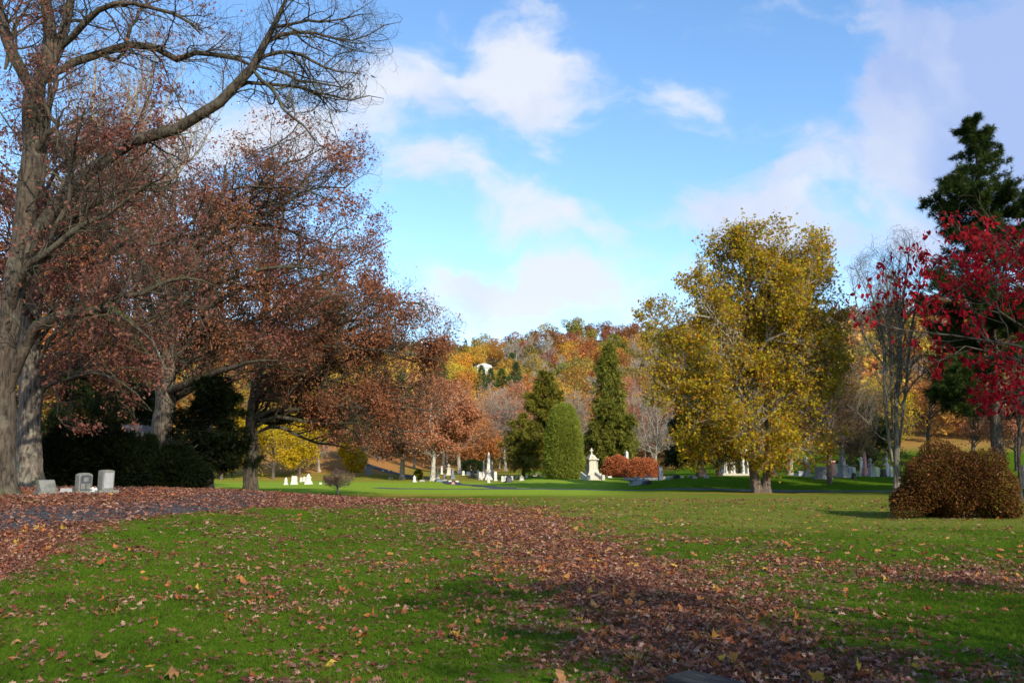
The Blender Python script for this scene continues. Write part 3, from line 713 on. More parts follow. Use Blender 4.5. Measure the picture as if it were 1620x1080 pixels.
# oak 4
tree('oak_tree', 'rust-leaved oak with a dark straight trunk and far-spreading low limbs', 397, 51.0, .38,
     [(397, 777, .44), (397, 720, .37), (399, 660, .35), (403, 620, .3), (412, 570, .24), (420, 500, .2), (430, 430, .16), (445, 360, .1), (450, 300, .04)],
     [Ev(520, 470, 110, 130, 51), Ev(600, 540, 115, 75, 51), Ev(470, 370, 110, 110, 51), Ev(590, 640, 110, 62, 51), Ev(420, 560, 130, 90, 51), Ev(672, 530, 62, 44, 51), Ev(630, 480, 60, 40, 51), Ev(640, 690, 60, 40, 51), Ev(575, 400, 62, 75, 51), Ev(590, 330, 36, 50, 51), Ev(610, 430, 50, 60, 51), Ev(655, 600, 50, 45, 51)],
     group=LB, n1=34, L2=3.2, n2=6, L3=1.7, n3=6, L4=.9, n4=6, nl=50000, ls=.17, mt='bark_oak', ml='lf_rust', seed=14,
     limbs=[[(404, 676, .16), (435, 659, .13, -1), (472, 665, .11, -1.5), (510, 670, .08, -2), (560, 668, .05, -2), (610, 690, .02, -2)],
            [(406, 684, .15), (435, 674, .12, 0), (465, 685, .1, 0), (498, 700, .07, 0), (540, 705, .04, 0), (580, 730, .015, 0)],
            [(400, 652, .17), (417, 622, .14, 1), (443, 607, .12, 2), (490, 600, .09, 2), (560, 610, .05, 2), (630, 640, .02, 2)],
            [(410, 590, .16), (450, 560, .13, -1), (510, 548, .11, -2), (576, 552, .08, -2), (620, 555, .06, -2), (669, 563, .04, -2), (695, 572, .015, -2)],
            [(415, 555, .14), (440, 530, .12, 1), (490, 527, .1, 2), (540, 540, .07, 2), (600, 520, .04, 2), (690, 505, .015, 2)],
            [(420, 500, .12), (470, 450, .09, -1), (530, 430, .06, -2), (580, 400, .03, -2), (620, 380, .01, -2)]],
     spread=.16, droop=.35, twr=.007)
# background trees of the left
BG = 'trees standing behind the old oaks'
tree('bare_tree', 'pale nearly bare tree rising behind the oaks at upper left', 150, 62.0, .3,
     [(150, 765, .4), (150, 600, .34), (148, 450, .3), (150, 330, .24), (146, 220, .16), (150, 120, .08), (152, 60, .03)],
     [Ev(150, 220, 100, 170, 62)], group=BG, n1=18, L2=3.6, n2=4, L3=2.0, n3=4, L4=1.0, n4=3, nl=2500, ls=.2, mt='bark_pale', ml='lf_rust', seed=21, sag=-.02, up=.07, wander=.28, twr=.012, lean_start=.4)
tree('bare_tree', 'slim pale bare tree with upright twigs behind the oaks near the open sky', 235, 66.0, .3,
     [(232, 765, .4), (228, 600, .33), (215, 450, .28), (205, 330, .22), (212, 250, .18), (235, 150, .1), (250, 50, .03)],
     [Ev(240, 160, 100, 150, 66), Ev(330, 150, 60, 100, 66)], group=BG, n1=18, L2=3.6, n2=4, L3=2.0, n3=4, L4=1.0, n4=3, nl=2000, ls=.2, mt='bark_pale', ml='lf_rust', seed=22, sag=-.02, up=.08, wander=.28, twr=.012, lean_start=.4)
for k, (px, d, top, w, ml, lab) in enumerate([(20, 56, 260, 130, 'lf_orange', 'orange-brown oak glowing behind the two leftmost trunks'),
        (150, 60, 330, 120, 'lf_rust', 'rust-brown oak behind the pale bare tree at left'),
        (330, 72, 290, 120, 'lf_orange', 'orange oak whose crown shows through the middle of the left oaks')]):
    b = gy(px, d); h = b - top
    rq = .35 if px < 400 else .12
    tree('background_oak', lab, px, d, .35, [(px, b, rq * 1.15), (px, b - h * .3, rq * .9), (px + 4, b - h * .6, .2), (px, b - h * .85, .06)],
         [Ev(px, top + h * .33, w, h * .33, d), Ev(px + 20, top + h * .55, w * 1.1, h * .25, d)], group=BG, n1=26, L2=3.5, n2=5, L3=2, n3=5, L4=1, n4=3, nl=15000, ls=.3,
         ml=ml, mt='bark_brown', seed=30 + k, twr=.012, spread=.25, lean_start=.2)
# ------------------------------------------------------------------ conifers and shrubs
def shrub(name, label, base, blobs, n, size, ml, cat='shrub', group=None, mt='bark_brown', seed=1, tpl=None, stems=40, shell=(.5, 1.0), twigs=0, up=.3, core=None, lump=.12, leafname='foliage', extra=()):
    """blobs: list of (centre, radii) world"""
    rg = np.random.default_rng(seed); base = np.array(base, float)
    tb = []
    for k in range(stems):
        t_ = sample_env(rg, blobs, 1, (.5, .95))[0]; t_[2] = max(t_[2], base[2] + .15)
        a = base + np.array([rg.normal() * .2, rg.normal() * .2, -.05]) * max(.3, blobs[0][1][0] * .3)
        tb.append(limb_to(rg, a, t_, .02 + .008 * np.linalg.norm(t_ - a), 7, .12))
    P1, R1 = batch(tb); bb = [tubes(P1, R1, 5)]
    if twigs:
        P2, R2 = spawn(rg, P1, R1, twigs, blobs[0][1][2] * .45, .6, 5, .2, .1, None, .3, 1, .6, minr=.003); bb.append(tubes(P2, R2, 3))
    p = sample_env(rg, blobs, n, shell)
    # lumps: modulate radius by smooth noise
    c0 = blobs[0][0]
    ph = rg.uniform(0, 6.28, 6); q = p - c0; sc = 2.2 / max(blobs[0][1][0], .3) * 2
    ln = np.sin(q[:, 0] * sc + ph[0]) * np.sin(q[:, 1] * sc + ph[1]) + np.sin(q[:, 2] * sc * 1.3 + ph[2]) * np.sin(q[:, 0] * sc * 1.7 + ph[3])
    p = c0 + q * (1 + lump * ln * .5)[:, None]
    st_ = rg.uniform(0, 1, n) < .06; p = np.where(st_[:, None], c0 + (p - c0) * rg.uniform(1.0, 1.11, n)[:, None], p)
    gz = hgt(p[:, 0], p[:, 1]); p[:, 2] = np.maximum(p[:, 2], gz + .03 + rg.uniform(0, .1, n))
    out = nrmz(p - c0)
    U = nrmz(out + rg.normal(size=(n, 3)) * .7 + np.array([0, 0, up])); Nn = rg.normal(size=(n, 3))
    s = size * rg.uniform(.6, 1.35, n); tpl = tpl or T_diamond(.6)
    lv = [(scatter(tpl, p, U, Nn, s, rg.uniform(0, 1, n)), M[ml])]
    for mm, fr, zlo in extra:
        k = rg.uniform(0, 1, n) < fr; k &= (p[:, 0] > c0[0] + (zlo if zlo > -9 else -99)) 
        lv.append((scatter(tpl, p[k] + out[k] * .04, U[k], Nn[k], s[k], rg.uniform(0, 1, k.sum())), M[mm]))
    root = empty(name, base, label, cat, group)
    finish_tree(root, base, None, bb, lv, None, M[mt], None, leafname)
    return root
def Gp(px, d): x = X(px, d); return (x, d, hg(x, d))
# yew hedge and hemlock behind the graves
d = 36.0
def blobs_px(lst, d): return [(P(a, b, d + (e[0] if e else 0)), np.array([rx * d / F, rx * .75 * d / F if rx * .75 * d / F < 2.2 else 2.2, ry * d / F])) for a, b, rx, ry, *e in lst]
for k, (lab, px, bl) in enumerate([
        ('dark yew mass between the grey trunk and the upright headstones', 110, [(100, 735, 50, 52), (140, 742, 50, 48), (75, 745, 30, 42), (96, 700, 22, 34), (135, 698, 20, 26)]),
        ('dark yew in the middle of the hedge behind the tallest left headstone', 205, [(185, 728, 46, 52), (225, 746, 42, 44), (232, 712, 16, 26), (178, 690, 18, 24)]),
        ('dark yew at the right end of the hedge below the oak trunk', 290, [(270, 748, 42, 44), (298, 755, 34, 34)])]):
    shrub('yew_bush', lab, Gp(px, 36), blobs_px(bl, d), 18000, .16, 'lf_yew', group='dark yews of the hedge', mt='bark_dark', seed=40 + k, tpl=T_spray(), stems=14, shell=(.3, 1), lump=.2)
def conifer(name, label, px, d, top, base_y, halfw, ml, seed, mt='bark_dark', n=120, droop=.35, clump=.5, tpl=None, cpb=60, r0=.3, shape='cone', start=.06, gap=.0, jitter=.15, cat='conifer', up=0.0, group=None, side=.25, k=.9, tl=(.0, 0)):
    rg = np.random.default_rng(seed); x0 = X(px, d); base = np.array([x0, d, hg(x0, d) - .05])
    tp = P(px, top, d); tp = np.array([x0 + tl[0], d, tp[2]]); H = tp[2] - base[2]; W = halfw * d / F
    c = catmull([(*base, r0), (*(base * .5 + tp * .5), r0 * .6), (*tp, .02)], 16); c[1:-1, :2] += rg.normal(size=(14, 2)) * r0 * .15
    Pt, Rt = c[:, :3], c[:, 3]
    hs = start + (1 - start) * (np.arange(n) + rg.uniform(0, 1, n)) / n
    lv = []; L1 = []
    for h in hs:
        if gap and rg.uniform() < gap: continue
        if shape == 'cone': w = W * (1 - h) ** k + .15
        elif shape == 'pine': w = W * (.86 + .14 * math.sin(h * 24 + seed)) * min(1, (1 - h) * 2.2 + .2)
        else: w = W * math.sqrt(max(0, 1 - (2 * h - .9) ** 2)) + .2
        w *= rg.uniform(1 - jitter * 2.2, 1 + jitter)
        a = rg.uniform(0, 2 * math.pi); f = h * 15; i = min(int(f), 14); s = Pt[i] * (1 - f + i) + Pt[i + 1] * (f - i)
        e = s + np.array([math.cos(a) * w, math.sin(a) * w, w * (-droop + up) ])
        p, r = limb_to(rg, s, e, min(.012 * w + .02, Rt[i] * .5), 8, .08 if droop > 0 else -.08, .06)
        if droop > 0: p[-2:, 2] += w * .05
        L1.append((p, r))
    P1, R1 = batch(L1)
    len1 = np.linalg.norm(P1[:, -1] - P1[:, 0], axis=1)
    c2 = np.maximum(3, (len1 * 3.2).astype(int))
    P2, R2 = spawn(rg, P1, R1, c2, np.maximum(.35, len1 * side), .8, 4, .12, up * .5 - .06, None, .18, 1, .5)
    allP = np.concatenate([P2]); allR = R2
    nl = n * cpb
    l1 = make_leaves(rg, (P2, R2), nl, clump, tpl or T_spray(), clump * .25, .25 - up, updir=1.2, tbias=0)
    l2 = make_leaves(rg, (P1[:, 3:], R1[:, 3:]), nl // 4, clump, tpl or T_spray(), clump * .2, .2 - up, updir=1.2)
    V, Fo, A = join([l1, l2])
    root = empty(name, base, label, cat, group)
    finish_tree(root, base, [tubes(Pt[None], flare(Pt, Rt)[None], 10)], [tubes(P1, R1, 5), tubes(P2, R2, 3)], [((V, Fo, A), M[ml])], M[mt], M[mt], None)
    return root
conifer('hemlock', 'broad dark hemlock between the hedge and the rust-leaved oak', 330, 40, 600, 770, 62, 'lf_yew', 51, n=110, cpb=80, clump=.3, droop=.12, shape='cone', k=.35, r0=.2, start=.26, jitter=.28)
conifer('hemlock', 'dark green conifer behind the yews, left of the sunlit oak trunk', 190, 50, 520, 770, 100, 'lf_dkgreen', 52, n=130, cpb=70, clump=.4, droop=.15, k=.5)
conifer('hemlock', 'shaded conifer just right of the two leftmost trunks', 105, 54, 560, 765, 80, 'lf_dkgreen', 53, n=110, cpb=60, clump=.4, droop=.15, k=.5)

# yellow trees beyond the mound
for k, (px, d, top, w, lab) in enumerate([(350, 116, 640, 42, 'smaller yellow tree left of the dark oak trunk'),
                                         (432, 118, 605, 62, 'bright yellow maple just right of the dark oak trunk'),
                                         (474, 122, 620, 42, 'yellow maple beside the white tiered gravestones'),
                                         (392, 120, 610, 48, 'yellow-green tree showing behind the dark oak trunk')]):
    b = gy(px, d); h = b - top
    tree('maple_tree', lab, px, d, .15, [(px, b, .2), (px + 1, b - h * .3, .14), (px - 2, b - h * .6, .1), (px, b - h * .85, .04)],
         [Ev(px, top + h * .47, w, h * .45, d)], group='yellow maples beyond the oaks', n1=22, L2=2.4, n2=6, L3=1.3, n3=5, nl=20000, ls=.3, ml='lf_yellow', mt='bark_brown', seed=60 + k, twr=.012, spread=.3, lean_start=.12)
# small pinkish tree on the lawn
tree('crabapple', 'small pinkish leafless crabapple alone on the far lawn', 535, 58, .06, [(535, 781, .07), (534, 772, .05), (532, 765, .04), (534, 752, .015)],
     [Ev(535, 756, 24, 13, 58)], cat='small tree', n1=22, L2=.7, n2=14, L3=.4, n3=6, nl=3500, ls=.07, ml='lf_pink', mt='bark_pale', mb='bark_pale', seed=70, twr=.0045, spread=.05, sag=-.02, up=.1, lean_start=.15)

# middle distance trees along the cemetery
MD = 'autumn trees among the far graves'
mids = [
 # px, d, top, halfw, leaves, n, bark, label, extra
 (505, 128, 640, 40, 'lf_salmon', 9000, 'bark_pale', 'salmon-leaved tree behind the yellow maples'),
 (560, 140, 625, 55, 'lf_brown', 9000, 'bark_brown', 'brown-leaved tree above the leafy orange bank'),
 (577, 132, 660, 26, 'lf_yellow', 4500, 'bark_white', 'slender white-barked tree with yellow leaves on the leafy bank'),
 (600, 150, 600, 60, 'lf_rust', 11000, 'bark_brown', 'tall rust tree on the wooded bank behind the dark obelisk'),
 (637, 118, 600, 62, 'lf_rust', 15000, 'bark_pale', 'oak with a stout pale trunk at the edge of the far lawn'),
 (684, 112, 590, 62, 'lf_salmon', 17000, 'bark_white', 'salmon-leaved tree with a mottled white trunk by the far lawn'),
 (727, 142, 600, 50, 'lf_orange', 12000, 'bark_pale', 'orange tree with a pale forked trunk left of the obelisks'),
 (752, 158, 655, 34, 'lf_orange', 8000, 'bark_brown', 'low glowing orange tree just behind the white obelisks'),
 (700, 175, 560, 60, 'lf_rust', 9000, 'bark_brown', 'rust tree on the lower slope above the mottled trunk'),
 (800, 172, 600, 60, 'lf_salmon', 6500, 'bark_pale', 'large rosy thin-leaved oak above the obelisks'),
 (775, 195, 625, 50, 'lf_salmon', 5000, 'bark_pale', 'rosy thin tree behind the large thin-leaved oak'),
 (845, 185, 640, 40, 'lf_salmon', 2500, 'bark_pale', 'thin pinkish tree behind the olive cedar'),
 (915, 165, 600, 42, 'lf_brown', 2200, 'bark_pale', 'bare brown tree between the arborvitae and the spruce'),
 (1000, 168, 590, 42, 'lf_salmon', 9000, 'bark_pale', 'pink-leaved tree behind the right side of the spruce'),
 (1036, 145, 600, 44, None, 0, 'bark_pale', 'pale leafless tree between the spruce and the golden sycamore'),
 (1060, 180, 560, 55, 'lf_orange', 11000, 'bark_brown', 'orange tree showing past the left edge of the sycamore'),
 (1250, 105, 560, 60, 'lf_brown', 12000, 'bark_pale', 'brown tree behind the sycamore with a pale trunk between the graves'),
 (1330, 120, 560, 60, 'lf_brown', 9000, 'bark_brown', 'brown tree behind the grey obelisk'),
 (1470, 150, 545, 70, 'lf_orange', 15000, 'bark_brown', 'orange oak behind the bare tree and the russet bush'),
 (1540, 140, 560, 60, 'lf_salmon', 11000, 'bark_brown', 'salmon oak seen under the dark pine'),
 (1400, 135, 580, 55, 'lf_yellow', 9000, 'bark_brown', 'dull yellow tree behind the many-stemmed bare tree'),
 (1610, 125, 600, 50, 'lf_salmon', 6000, 'bark_brown', 'pinkish tree at the right edge under the pine'),

]
for k, (px, d, top, w, ml, n, mt, lab) in enumerate(mids):
    b = gy(px, d); h = b - top; r = .28 if w > 45 else .18
    fork = px in (727, 1036)
    tree('bare_tree' if n < 3000 else ('autumn_oak' if 'oak' in lab else 'autumn_tree'), lab, px, d, r, [(px, b, r * 1.25), (px + (k % 3 - 1) * 2, b - h * .22, r), (px + (k % 5 - 2) * 2, b - h * .5, r * .7), (px, b - h * .8, .06)],
         [Ev(px, top + h * .40, w, h * .40, d), Ev(px + (8 if k % 2 else -8), top + h * .5, w * 1.1, h * .28, d)], group=MD, n1=24, L2=3.2, n2=6, L3=1.9, n3=5, L4=1, n4=3 if n < 7000 else 0,
         nl=n, ls=.36, ml=ml or 'lf_brown', mt=mt, mb=mt if n < 7000 or mt != 'bark_white' else 'bark_pale', seed=80 + k, twr=.02 if n < 7000 else .014, spread=.3, lean_start=.18 if n > 3000 else .1, sag=.08 if n else -.03, up=.08 if n else .12,
         limbs=[[(px, b - h * .12, r * .8), (px - 12, b - h * .3, r * .7), (px - 18, b - h * .5, .1), (px - 24, b - h * .75, .03)]] if fork else ())
for k, (px, d, top, w, lab) in enumerate([(548, 150, 640, 22, 'slim bare trunk above the yellow-green bush on the leafy bank'), (592, 158, 630, 22, 'slim bare tree just right of the white-barked yellow tree'),
        (612, 162, 640, 26, 'thin bare tree left of the stout pale trunk'), (655, 160, 625, 26, 'thin bare tree between the stout pale trunk and the mottled trunk'), (706, 165, 640, 24, 'thin bare tree left of the forked pale trunk'),
        (790, 178, 650, 20, 'thin bare tree right of the white obelisks'), (815, 182, 650, 20, 'thin bare tree behind the low olive cedar')]):
    b = gy(px, d); h = b - top
    tree('bare_tree', lab, px, d, .14, [(px, b, .2), (px + 2, b - h * .4, .15), (px, b - h * .8, .04)], [Ev(px, top + h * .3, w, h * .32, d)], group='thin bare trees in the far wood', n1=16, L2=2.4, n2=6, L3=1.4, n3=5,
         nl=900, ls=.34, ml='lf_salmon' if k % 2 else 'lf_brown', mt='bark_pale', seed=400 + k, twr=.02, sag=-.03, up=.12, lean_start=.35)
# evergreens of the centre
conifer('spruce', 'tall pointed green spruce standing behind the cross-topped monument', 966, 135, 545, 752, 46, 'lf_spruce', 101, n=260, cpb=70, clump=.62, droop=.42, k=.62, r0=.3, side=.28)
conifer('cedar', 'tall sparse olive cedar with a dark trunk left of the clipped arborvitae', 862, 122, 588, 763, 42, 'lf_cedar', 102, n=110, cpb=60, clump=.55, droop=.1, k=.35, shape='cone', r0=.32, start=.28, jitter=.3, gap=.15, side=.35)
conifer('cedar', 'low ragged olive cedar leaning over the white tablets', 828, 118, 655, 760, 40, 'lf_cedar', 103, n=90, cpb=60, clump=.5, droop=.15, shape='round', r0=.2, start=.12, jitter=.3, side=.35)
conifer('pine', 'green pine standing out on the upper far hillside', 974, 470, 527, 560, 26, 'lf_spruce', 104, n=90, cpb=50, clump=1.4, droop=.1, shape='round', r0=.3, start=.1)
# clipped arborvitae
c = P(892, 706, 108); k = 108 / F
shrub('arborvitae', 'huge smooth domed green arborvitae left of the cross-topped monument', Gp(892, 108),
      [(P(892, 700, 108), np.array([29 * k, 29 * k, 60 * k])), (P(892, 730, 108), np.array([32 * k, 32 * k, 40 * k])), (P(891, 675, 108), np.array([24 * k, 24 * k, 36 * k]))],
      42000, .24, 'lf_thuja', cat='conifer', seed=110, tpl=T_spray(), stems=12, shell=(.75, 1.0), lump=.06, up=.8, mt='bark_dark')
k = 116 / F
shrub('copper_beech', 'rounded copper beech nearer the cross-topped monument', Gp(975, 118),
      [(P(976, 742, 118), np.array([23 * k, 20 * k, 22 * k])), (P(990, 750, 119), np.array([24 * k, 20 * k, 14 * k]))], 15000, .24, 'lf_beech', group='two copper beeches', seed=111, stems=16, lump=.15, twigs=5)
shrub('copper_beech', 'darker copper beech on the right, beside the iron plot fence', Gp(1018, 112),
      [(P(1015, 746, 112), np.array([27 * k, 22 * k, 22 * k])), (P(1028, 750, 112), np.array([18 * k, 20 * k, 17 * k]))], 15000, .2, 'lf_beech', group='two copper beeches', seed=112, stems=16, lump=.15, twigs=5)
shrub('yellow_bush', 'yellow-green bush at the foot of the leafy bank', Gp(562, 128), [(P(562, 728, 128), np.array([1.8, 1.5, 1.6])), (P(552, 715, 129), np.array([1.6, 1.5, 1.4]))], 5000, .28, 'lf_yellow', seed=113, stems=10)
shrub('yellow_bush', 'small yellow-green bush beside the white pointed stone', Gp(662, 116), [(P(662, 752, 116), np.array([.6, .5, .8]))], 1600, .16, 'lf_cedar', seed=114, stems=8)
shrub('yellow_bush', 'low dark yellow-leaved bush beside the forked pale trunk', Gp(748, 150), [(P(748, 738, 150), np.array([2.2, 1.5, 1.2]))], 2500, .26, 'lf_dkgreen', seed=115, stems=8)

# dark evergreens next to the sycamore
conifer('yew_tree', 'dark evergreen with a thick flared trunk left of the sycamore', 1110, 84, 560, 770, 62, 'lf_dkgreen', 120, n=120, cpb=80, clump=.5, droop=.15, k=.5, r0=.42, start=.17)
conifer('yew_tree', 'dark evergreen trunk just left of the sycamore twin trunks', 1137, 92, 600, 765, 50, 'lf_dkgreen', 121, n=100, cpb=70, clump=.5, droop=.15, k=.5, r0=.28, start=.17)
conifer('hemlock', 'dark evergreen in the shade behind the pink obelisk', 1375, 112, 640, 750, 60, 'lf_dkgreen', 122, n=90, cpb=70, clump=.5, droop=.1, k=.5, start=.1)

# sycamore
tree('sycamore_tree', 'huge golden sycamore with twin trunks and white upper limbs', 1205, 64, .5,
     [(1199, 781, .36), (1195, 760, .33), (1192, 735, .32), (1190, 690, .30), (1190, 640, .30), (1190, 600, .30), (1188, 550, .26), (1186, 500, .22), (1184, 450, .16), (1190, 410, .08), (1192, 380, .03)],
     [Ev(1190, 480, 105, 115, 64), Ev(1115, 600, 92, 115, 64), Ev(1230, 600, 90, 120, 64), Ev(1265, 590, 75, 110, 64), Ev(1190, 670, 135, 70, 64), Ev(1110, 690, 62, 46, 64), Ev(1270, 690, 60, 44, 64), Ev(1190, 710, 90, 30, 64), Ev(1050, 500, 42, 30, 64), Ev(1070, 545, 55, 60, 64), Ev(1265, 440, 55, 60, 64), Ev(1120, 415, 45, 40, 64), Ev(1210, 400, 90, 42, 64), Ev(1290, 480, 45, 60, 64), Ev(1275, 408, 42, 42, 64), Ev(1125, 425, 55, 55, 64), Ev(1310, 520, 32, 60, 64), Ev(1065, 620, 40, 60, 64)],
     n1=52, L2=3.4, n2=6, L3=1.9, n3=6, L4=1, n4=3, nl=98000, ls=.23, CL=.7, tpl=T_maple(), mt='bark_brown', mb='bark_pale', ml='lf_syc', seed=130,
     limbs=[[(1188, 560, .2), (1172, 530, .16, 0), (1150, 520, .12, -1), (1125, 500, .09, -2), (1090, 500, .05, -2), (1050, 480, .02, -2)],
            [(1190, 575, .16), (1205, 550, .13, -1), (1220, 535, .11, -1.5), (1245, 525, .08, -2), (1258, 510, .04, -2)],
            [(1212, 720, .3), (1222, 640, .22, 2), (1240, 580, .16, 3), (1262, 500, .09, 3), (1290, 440, .03, 3)],
            [(1187, 520, .15), (1180, 480, .12, 1), (1165, 430, .08, 2), (1140, 390, .03, 2)],
            [(1188, 490, .14), (1205, 450, .1, -1), (1230, 410, .06, -2), (1250, 375, .02, -2)]],
     spread=.18, droop=.3, twr=.010, lean_start=.25, ttop=.95)
root = [o for o in COL.objects if o.name.startswith('sycamore_tree')][0]
rg = np.random.default_rng(5)
b0 = np.array(root.location)
x1 = X(1210, 64)
pts = [(x1, 64.1, hg(x1, 64) - .08, .34)] + [(*P(a, b, 64.2), r) for a, b, r in [(1212, 760, .32), (1215, 735, .31), (1217, 700, .29), (1216, 660, .26), (1214, 610, .22), (1216, 560, .12)]]
cc = catmull(pts, 18)
V, Fo, A = tubes(cc[None, :, :3], flare(cc[:, :3], cc[:, 3])[None], 12)
link('trunk', np_mesh('trunk', V - b0, Fo, M['bark_brown'], smooth=True), root)

# twiggy tree right of the sycamore + many-stemmed bare tree
tree('bare_tree', 'twiggy brown half-bare tree merging with the right side of the sycamore', 1310, 74, .15,
     [(1312, gy(1312, 74), .2), (1310, 700, .16), (1306, 640, .13), (1302, 580, .08), (1300, 500, .02)],
     [Ev(1310, 600, 60, 105, 74), Ev(1340, 660, 50, 60, 74)], n1=34, L2=3, n2=7, L3=1.8, n3=6, L4=1, n4=4, nl=5500, ls=.16, ml='lf_brown', mt='bark_brown', seed=131, twr=.010, sag=-.02, up=.1)
tree('bare_tree', 'leafless grey tree of many upright stems behind the russet bush', 1415, 58, .2,
     [(1419, gy(1419, 58), .26), (1419, 700, .16), (1418, 650, .12), (1422, 560, .12), (1428, 480, .09), (1436, 420, .05), (1440, 375, .015)],
     [Ev(1425, 520, 62, 150, 58), Ev(1440, 420, 32, 50, 58), Ev(1385, 450, 38, 50, 58)], n1=10, L2=2.6, n2=7, L3=1.5, n3=6, L4=.8, n4=3, nl=900, ls=.1, ml='lf_yellow', mt='bark_grey', mb='bark_grey', seed=132, twr=.008, sag=-.05, up=.22, wander=.12,
     limbs=[[(1412, 730, .15), (1404, 680, .12), (1399, 600, .11), (1398, 540, .10), (1384, 480, .07), (1368, 430, .02)],
            [(1414, 690, .09), (1410, 600, .08), (1408, 540, .08), (1405, 470, .05), (1400, 410, .015)],
            [(1422, 715, .11), (1432, 620, .09), (1440, 540, .09), (1452, 460, .05), (1462, 400, .015)],
            [(1418, 660, .12), (1425, 560, .1), (1418, 470, .06), (1425, 400, .02)],
            [(1402, 580, .1), (1385, 560, .08), (1368, 530, .06), (1355, 480, .03), (1345, 420, .01)],
            [(1425, 640, .07), (1450, 600, .05), (1480, 575, .03), (1500, 545, .01)],
            [(1410, 700, .07), (1390, 690, .05), (1365, 660, .03), (1340, 640, .01)]])
# big pine at the right
conifer('white_pine', 'tall dark green pine towering at the right edge', 1585, 55, 196, 760, 104, 'lf_pine', 140, n=240, cpb=150, clump=.36, tpl=T_tuft(9, .04, .6, 2), droop=-.05, shape='pine', r0=.42, start=.2, up=.12, jitter=.22, side=.33, mt='bark_brown')
x0 = X(1612, 46)
tree('sapling', 'thin dark trunk beside the pine at the right edge', 1614, 48, .08, [(1614, gy(1614, 48), .1), (1612, 700, .08), (1616, 640, .06), (1620, 560, .03)],
     [Ev(1625, 620, 30, 60, 48)], n1=8, L2=1.5, n2=5, L3=.8, n3=4, nl=500, ls=.12, ml='lf_brown', mt='bark_dark', seed=141)
# russet bush
k = 31 / F
shrub('russet_bush', 'big rounded russet barberry bush on the right lawn', Gp(1512, 31),
      [(P(1508, 762, 31), np.array([84 * k, 66 * k, 56 * k])), (P(1535, 770, 31), np.array([64 * k, 56 * k, 46 * k])), (P(1468, 783, 31), np.array([56 * k, 50 * k, 32 * k])), (P(1552, 786, 31), np.array([58 * k, 44 * k, 28 * k]))],
      80000, .085, 'lf_bush', seed=150, stems=70, twigs=6, shell=(.5, 1.0), lump=.32, tpl=T_diamond(.5), extra=(('lf_cedar', .10, .4), ('lf_rust', .06, -99)), mt='bark_twig')

# crimson foreground tree (trunk just outside the right edge)
d = 7.6
rg = np.random.default_rng(160)
tx = 5.55; base = np.array([tx, d, hg(tx, d) - .05])
L = [
 [(1760, 560, .045), (1700, 520, .035), (1640, 470, .025), (1590, 440, .016), (1540, 400, .010), (1510, 350, .004)],
 [(1770, 600, .045), (1700, 560, .034), (1620, 515, .024), (1560, 480, .016, -.2), (1520, 440, .010, -.3), (1480, 400, .004, -.3)],
 [(1770, 640, .04), (1700, 600, .030), (1640, 580, .022, .2), (1580, 560, .016, .3), (1535, 545, .012, .4), (1500, 565, .006, .4), (1470, 575, .003, .5)],
 [(1765, 620, .04), (1690, 570, .03), (1600, 545, .022, -.4), (1500, 532, .015, -.6), (1440, 522, .010, -.7), (1390, 512, .006, -.8), (1352, 492, .003, -.8)],
 [(1770, 560, .04), (1700, 480, .03), (1640, 420, .02, .3), (1600, 380, .012, .4), (1560, 345, .004, .5)],
 [(1765, 660, .035), (1700, 640, .025), (1640, 625, .016, .1), (1590, 615, .008, .2), (1560, 620, .003, .2)],
 [(1600, 545, .014, -.4), (1585, 500, .010, -.4), (1575, 455, .007, -.4), (1580, 405, .003, -.4)],
 [(1560, 480, .012, -.2), (1500, 470, .009, -.4), (1450, 455, .006, -.6), (1400, 432, .003, -.7)],
 [(1530, 445, .010, -.3), (1490, 470, .007, -.5), (1440, 480, .005, -.6), (1410, 490, .003, -.6)],
 [(1580, 560, .010, .3), (1600, 600, .007, .2), (1590, 640, .004, .1), (1580, 655, .002, .1)],
 [(1640, 470, .016), (1620, 430, .010, -.5), (1600, 400, .006, -.8), (1570, 375, .003, -1)],
]
P1, R1 = batch([resample(l, 10, d, rg, .012) for l in L]); R1 *= .55
stem = catmull([(*base, .08), (tx - .02, d, .9, .06), (tx + .02, d, 1.9, .05), (*P(1768, 600, d), .045), (*P(1775, 450, d), .03), (*P(1760, 330, d), .01)], 16)
c2 = np.full(len(P1), 13)
P2, R2 = spawn(rg, P1, R1, c2, .55, .65, 6, .14, .05, None, .25, 1, .7, minr=.0022)
P3, R3 = spawn(rg, P2, R2, 3, .22, .7, 4, .15, .02, None, .25, 1, .7, minr=.0016)
root = empty('dogwood_tree', base, 'crimson-leaved dogwood reaching in from the right foreground', 'tree')
n = 3700
i = rg.integers(0, len(P3), n); kk = rg.integers(1, 4, n); pp = P3[i, kk]
# keep few leaves over the left
keep = rg.uniform(0, 1, n) < np.clip((pp[:, 0] - 2.6) / 1.3, .35, 1)
pp = pp[keep] + rg.normal(size=(keep.sum(), 3)) * .02; n = len(pp)
U = nrmz(rg.normal(size=(n, 3)) * .6 + np.array([0, 0, -1.0])); Nn = rg.normal(size=(n, 3)) * .6 + np.array([0, -.7, .5])
ppx = 810 + F * pp[:, 0] / (pp[:, 1] * .989); ppy = HOR - F * (pp[:, 2] - CAMZ) / pp[:, 1]
kk = (ppy > np.interp(ppx, [1300, 1345, 1400, 1480, 1540, 1620, 1900], [480, 470, 410, 340, 318, 335, 300])) & ~((ppx < 1470) & (ppy > 545)) & ~((ppy > 600) & (ppx < 1540)) & (ppy < 655)
pp = pp[kk]; U = U[kk]; Nn = Nn[kk]; n = len(pp)
lv = scatter(T_oval(), pp, U, Nn, rg.uniform(.032, .062, n), rg.uniform(0, 1, n))
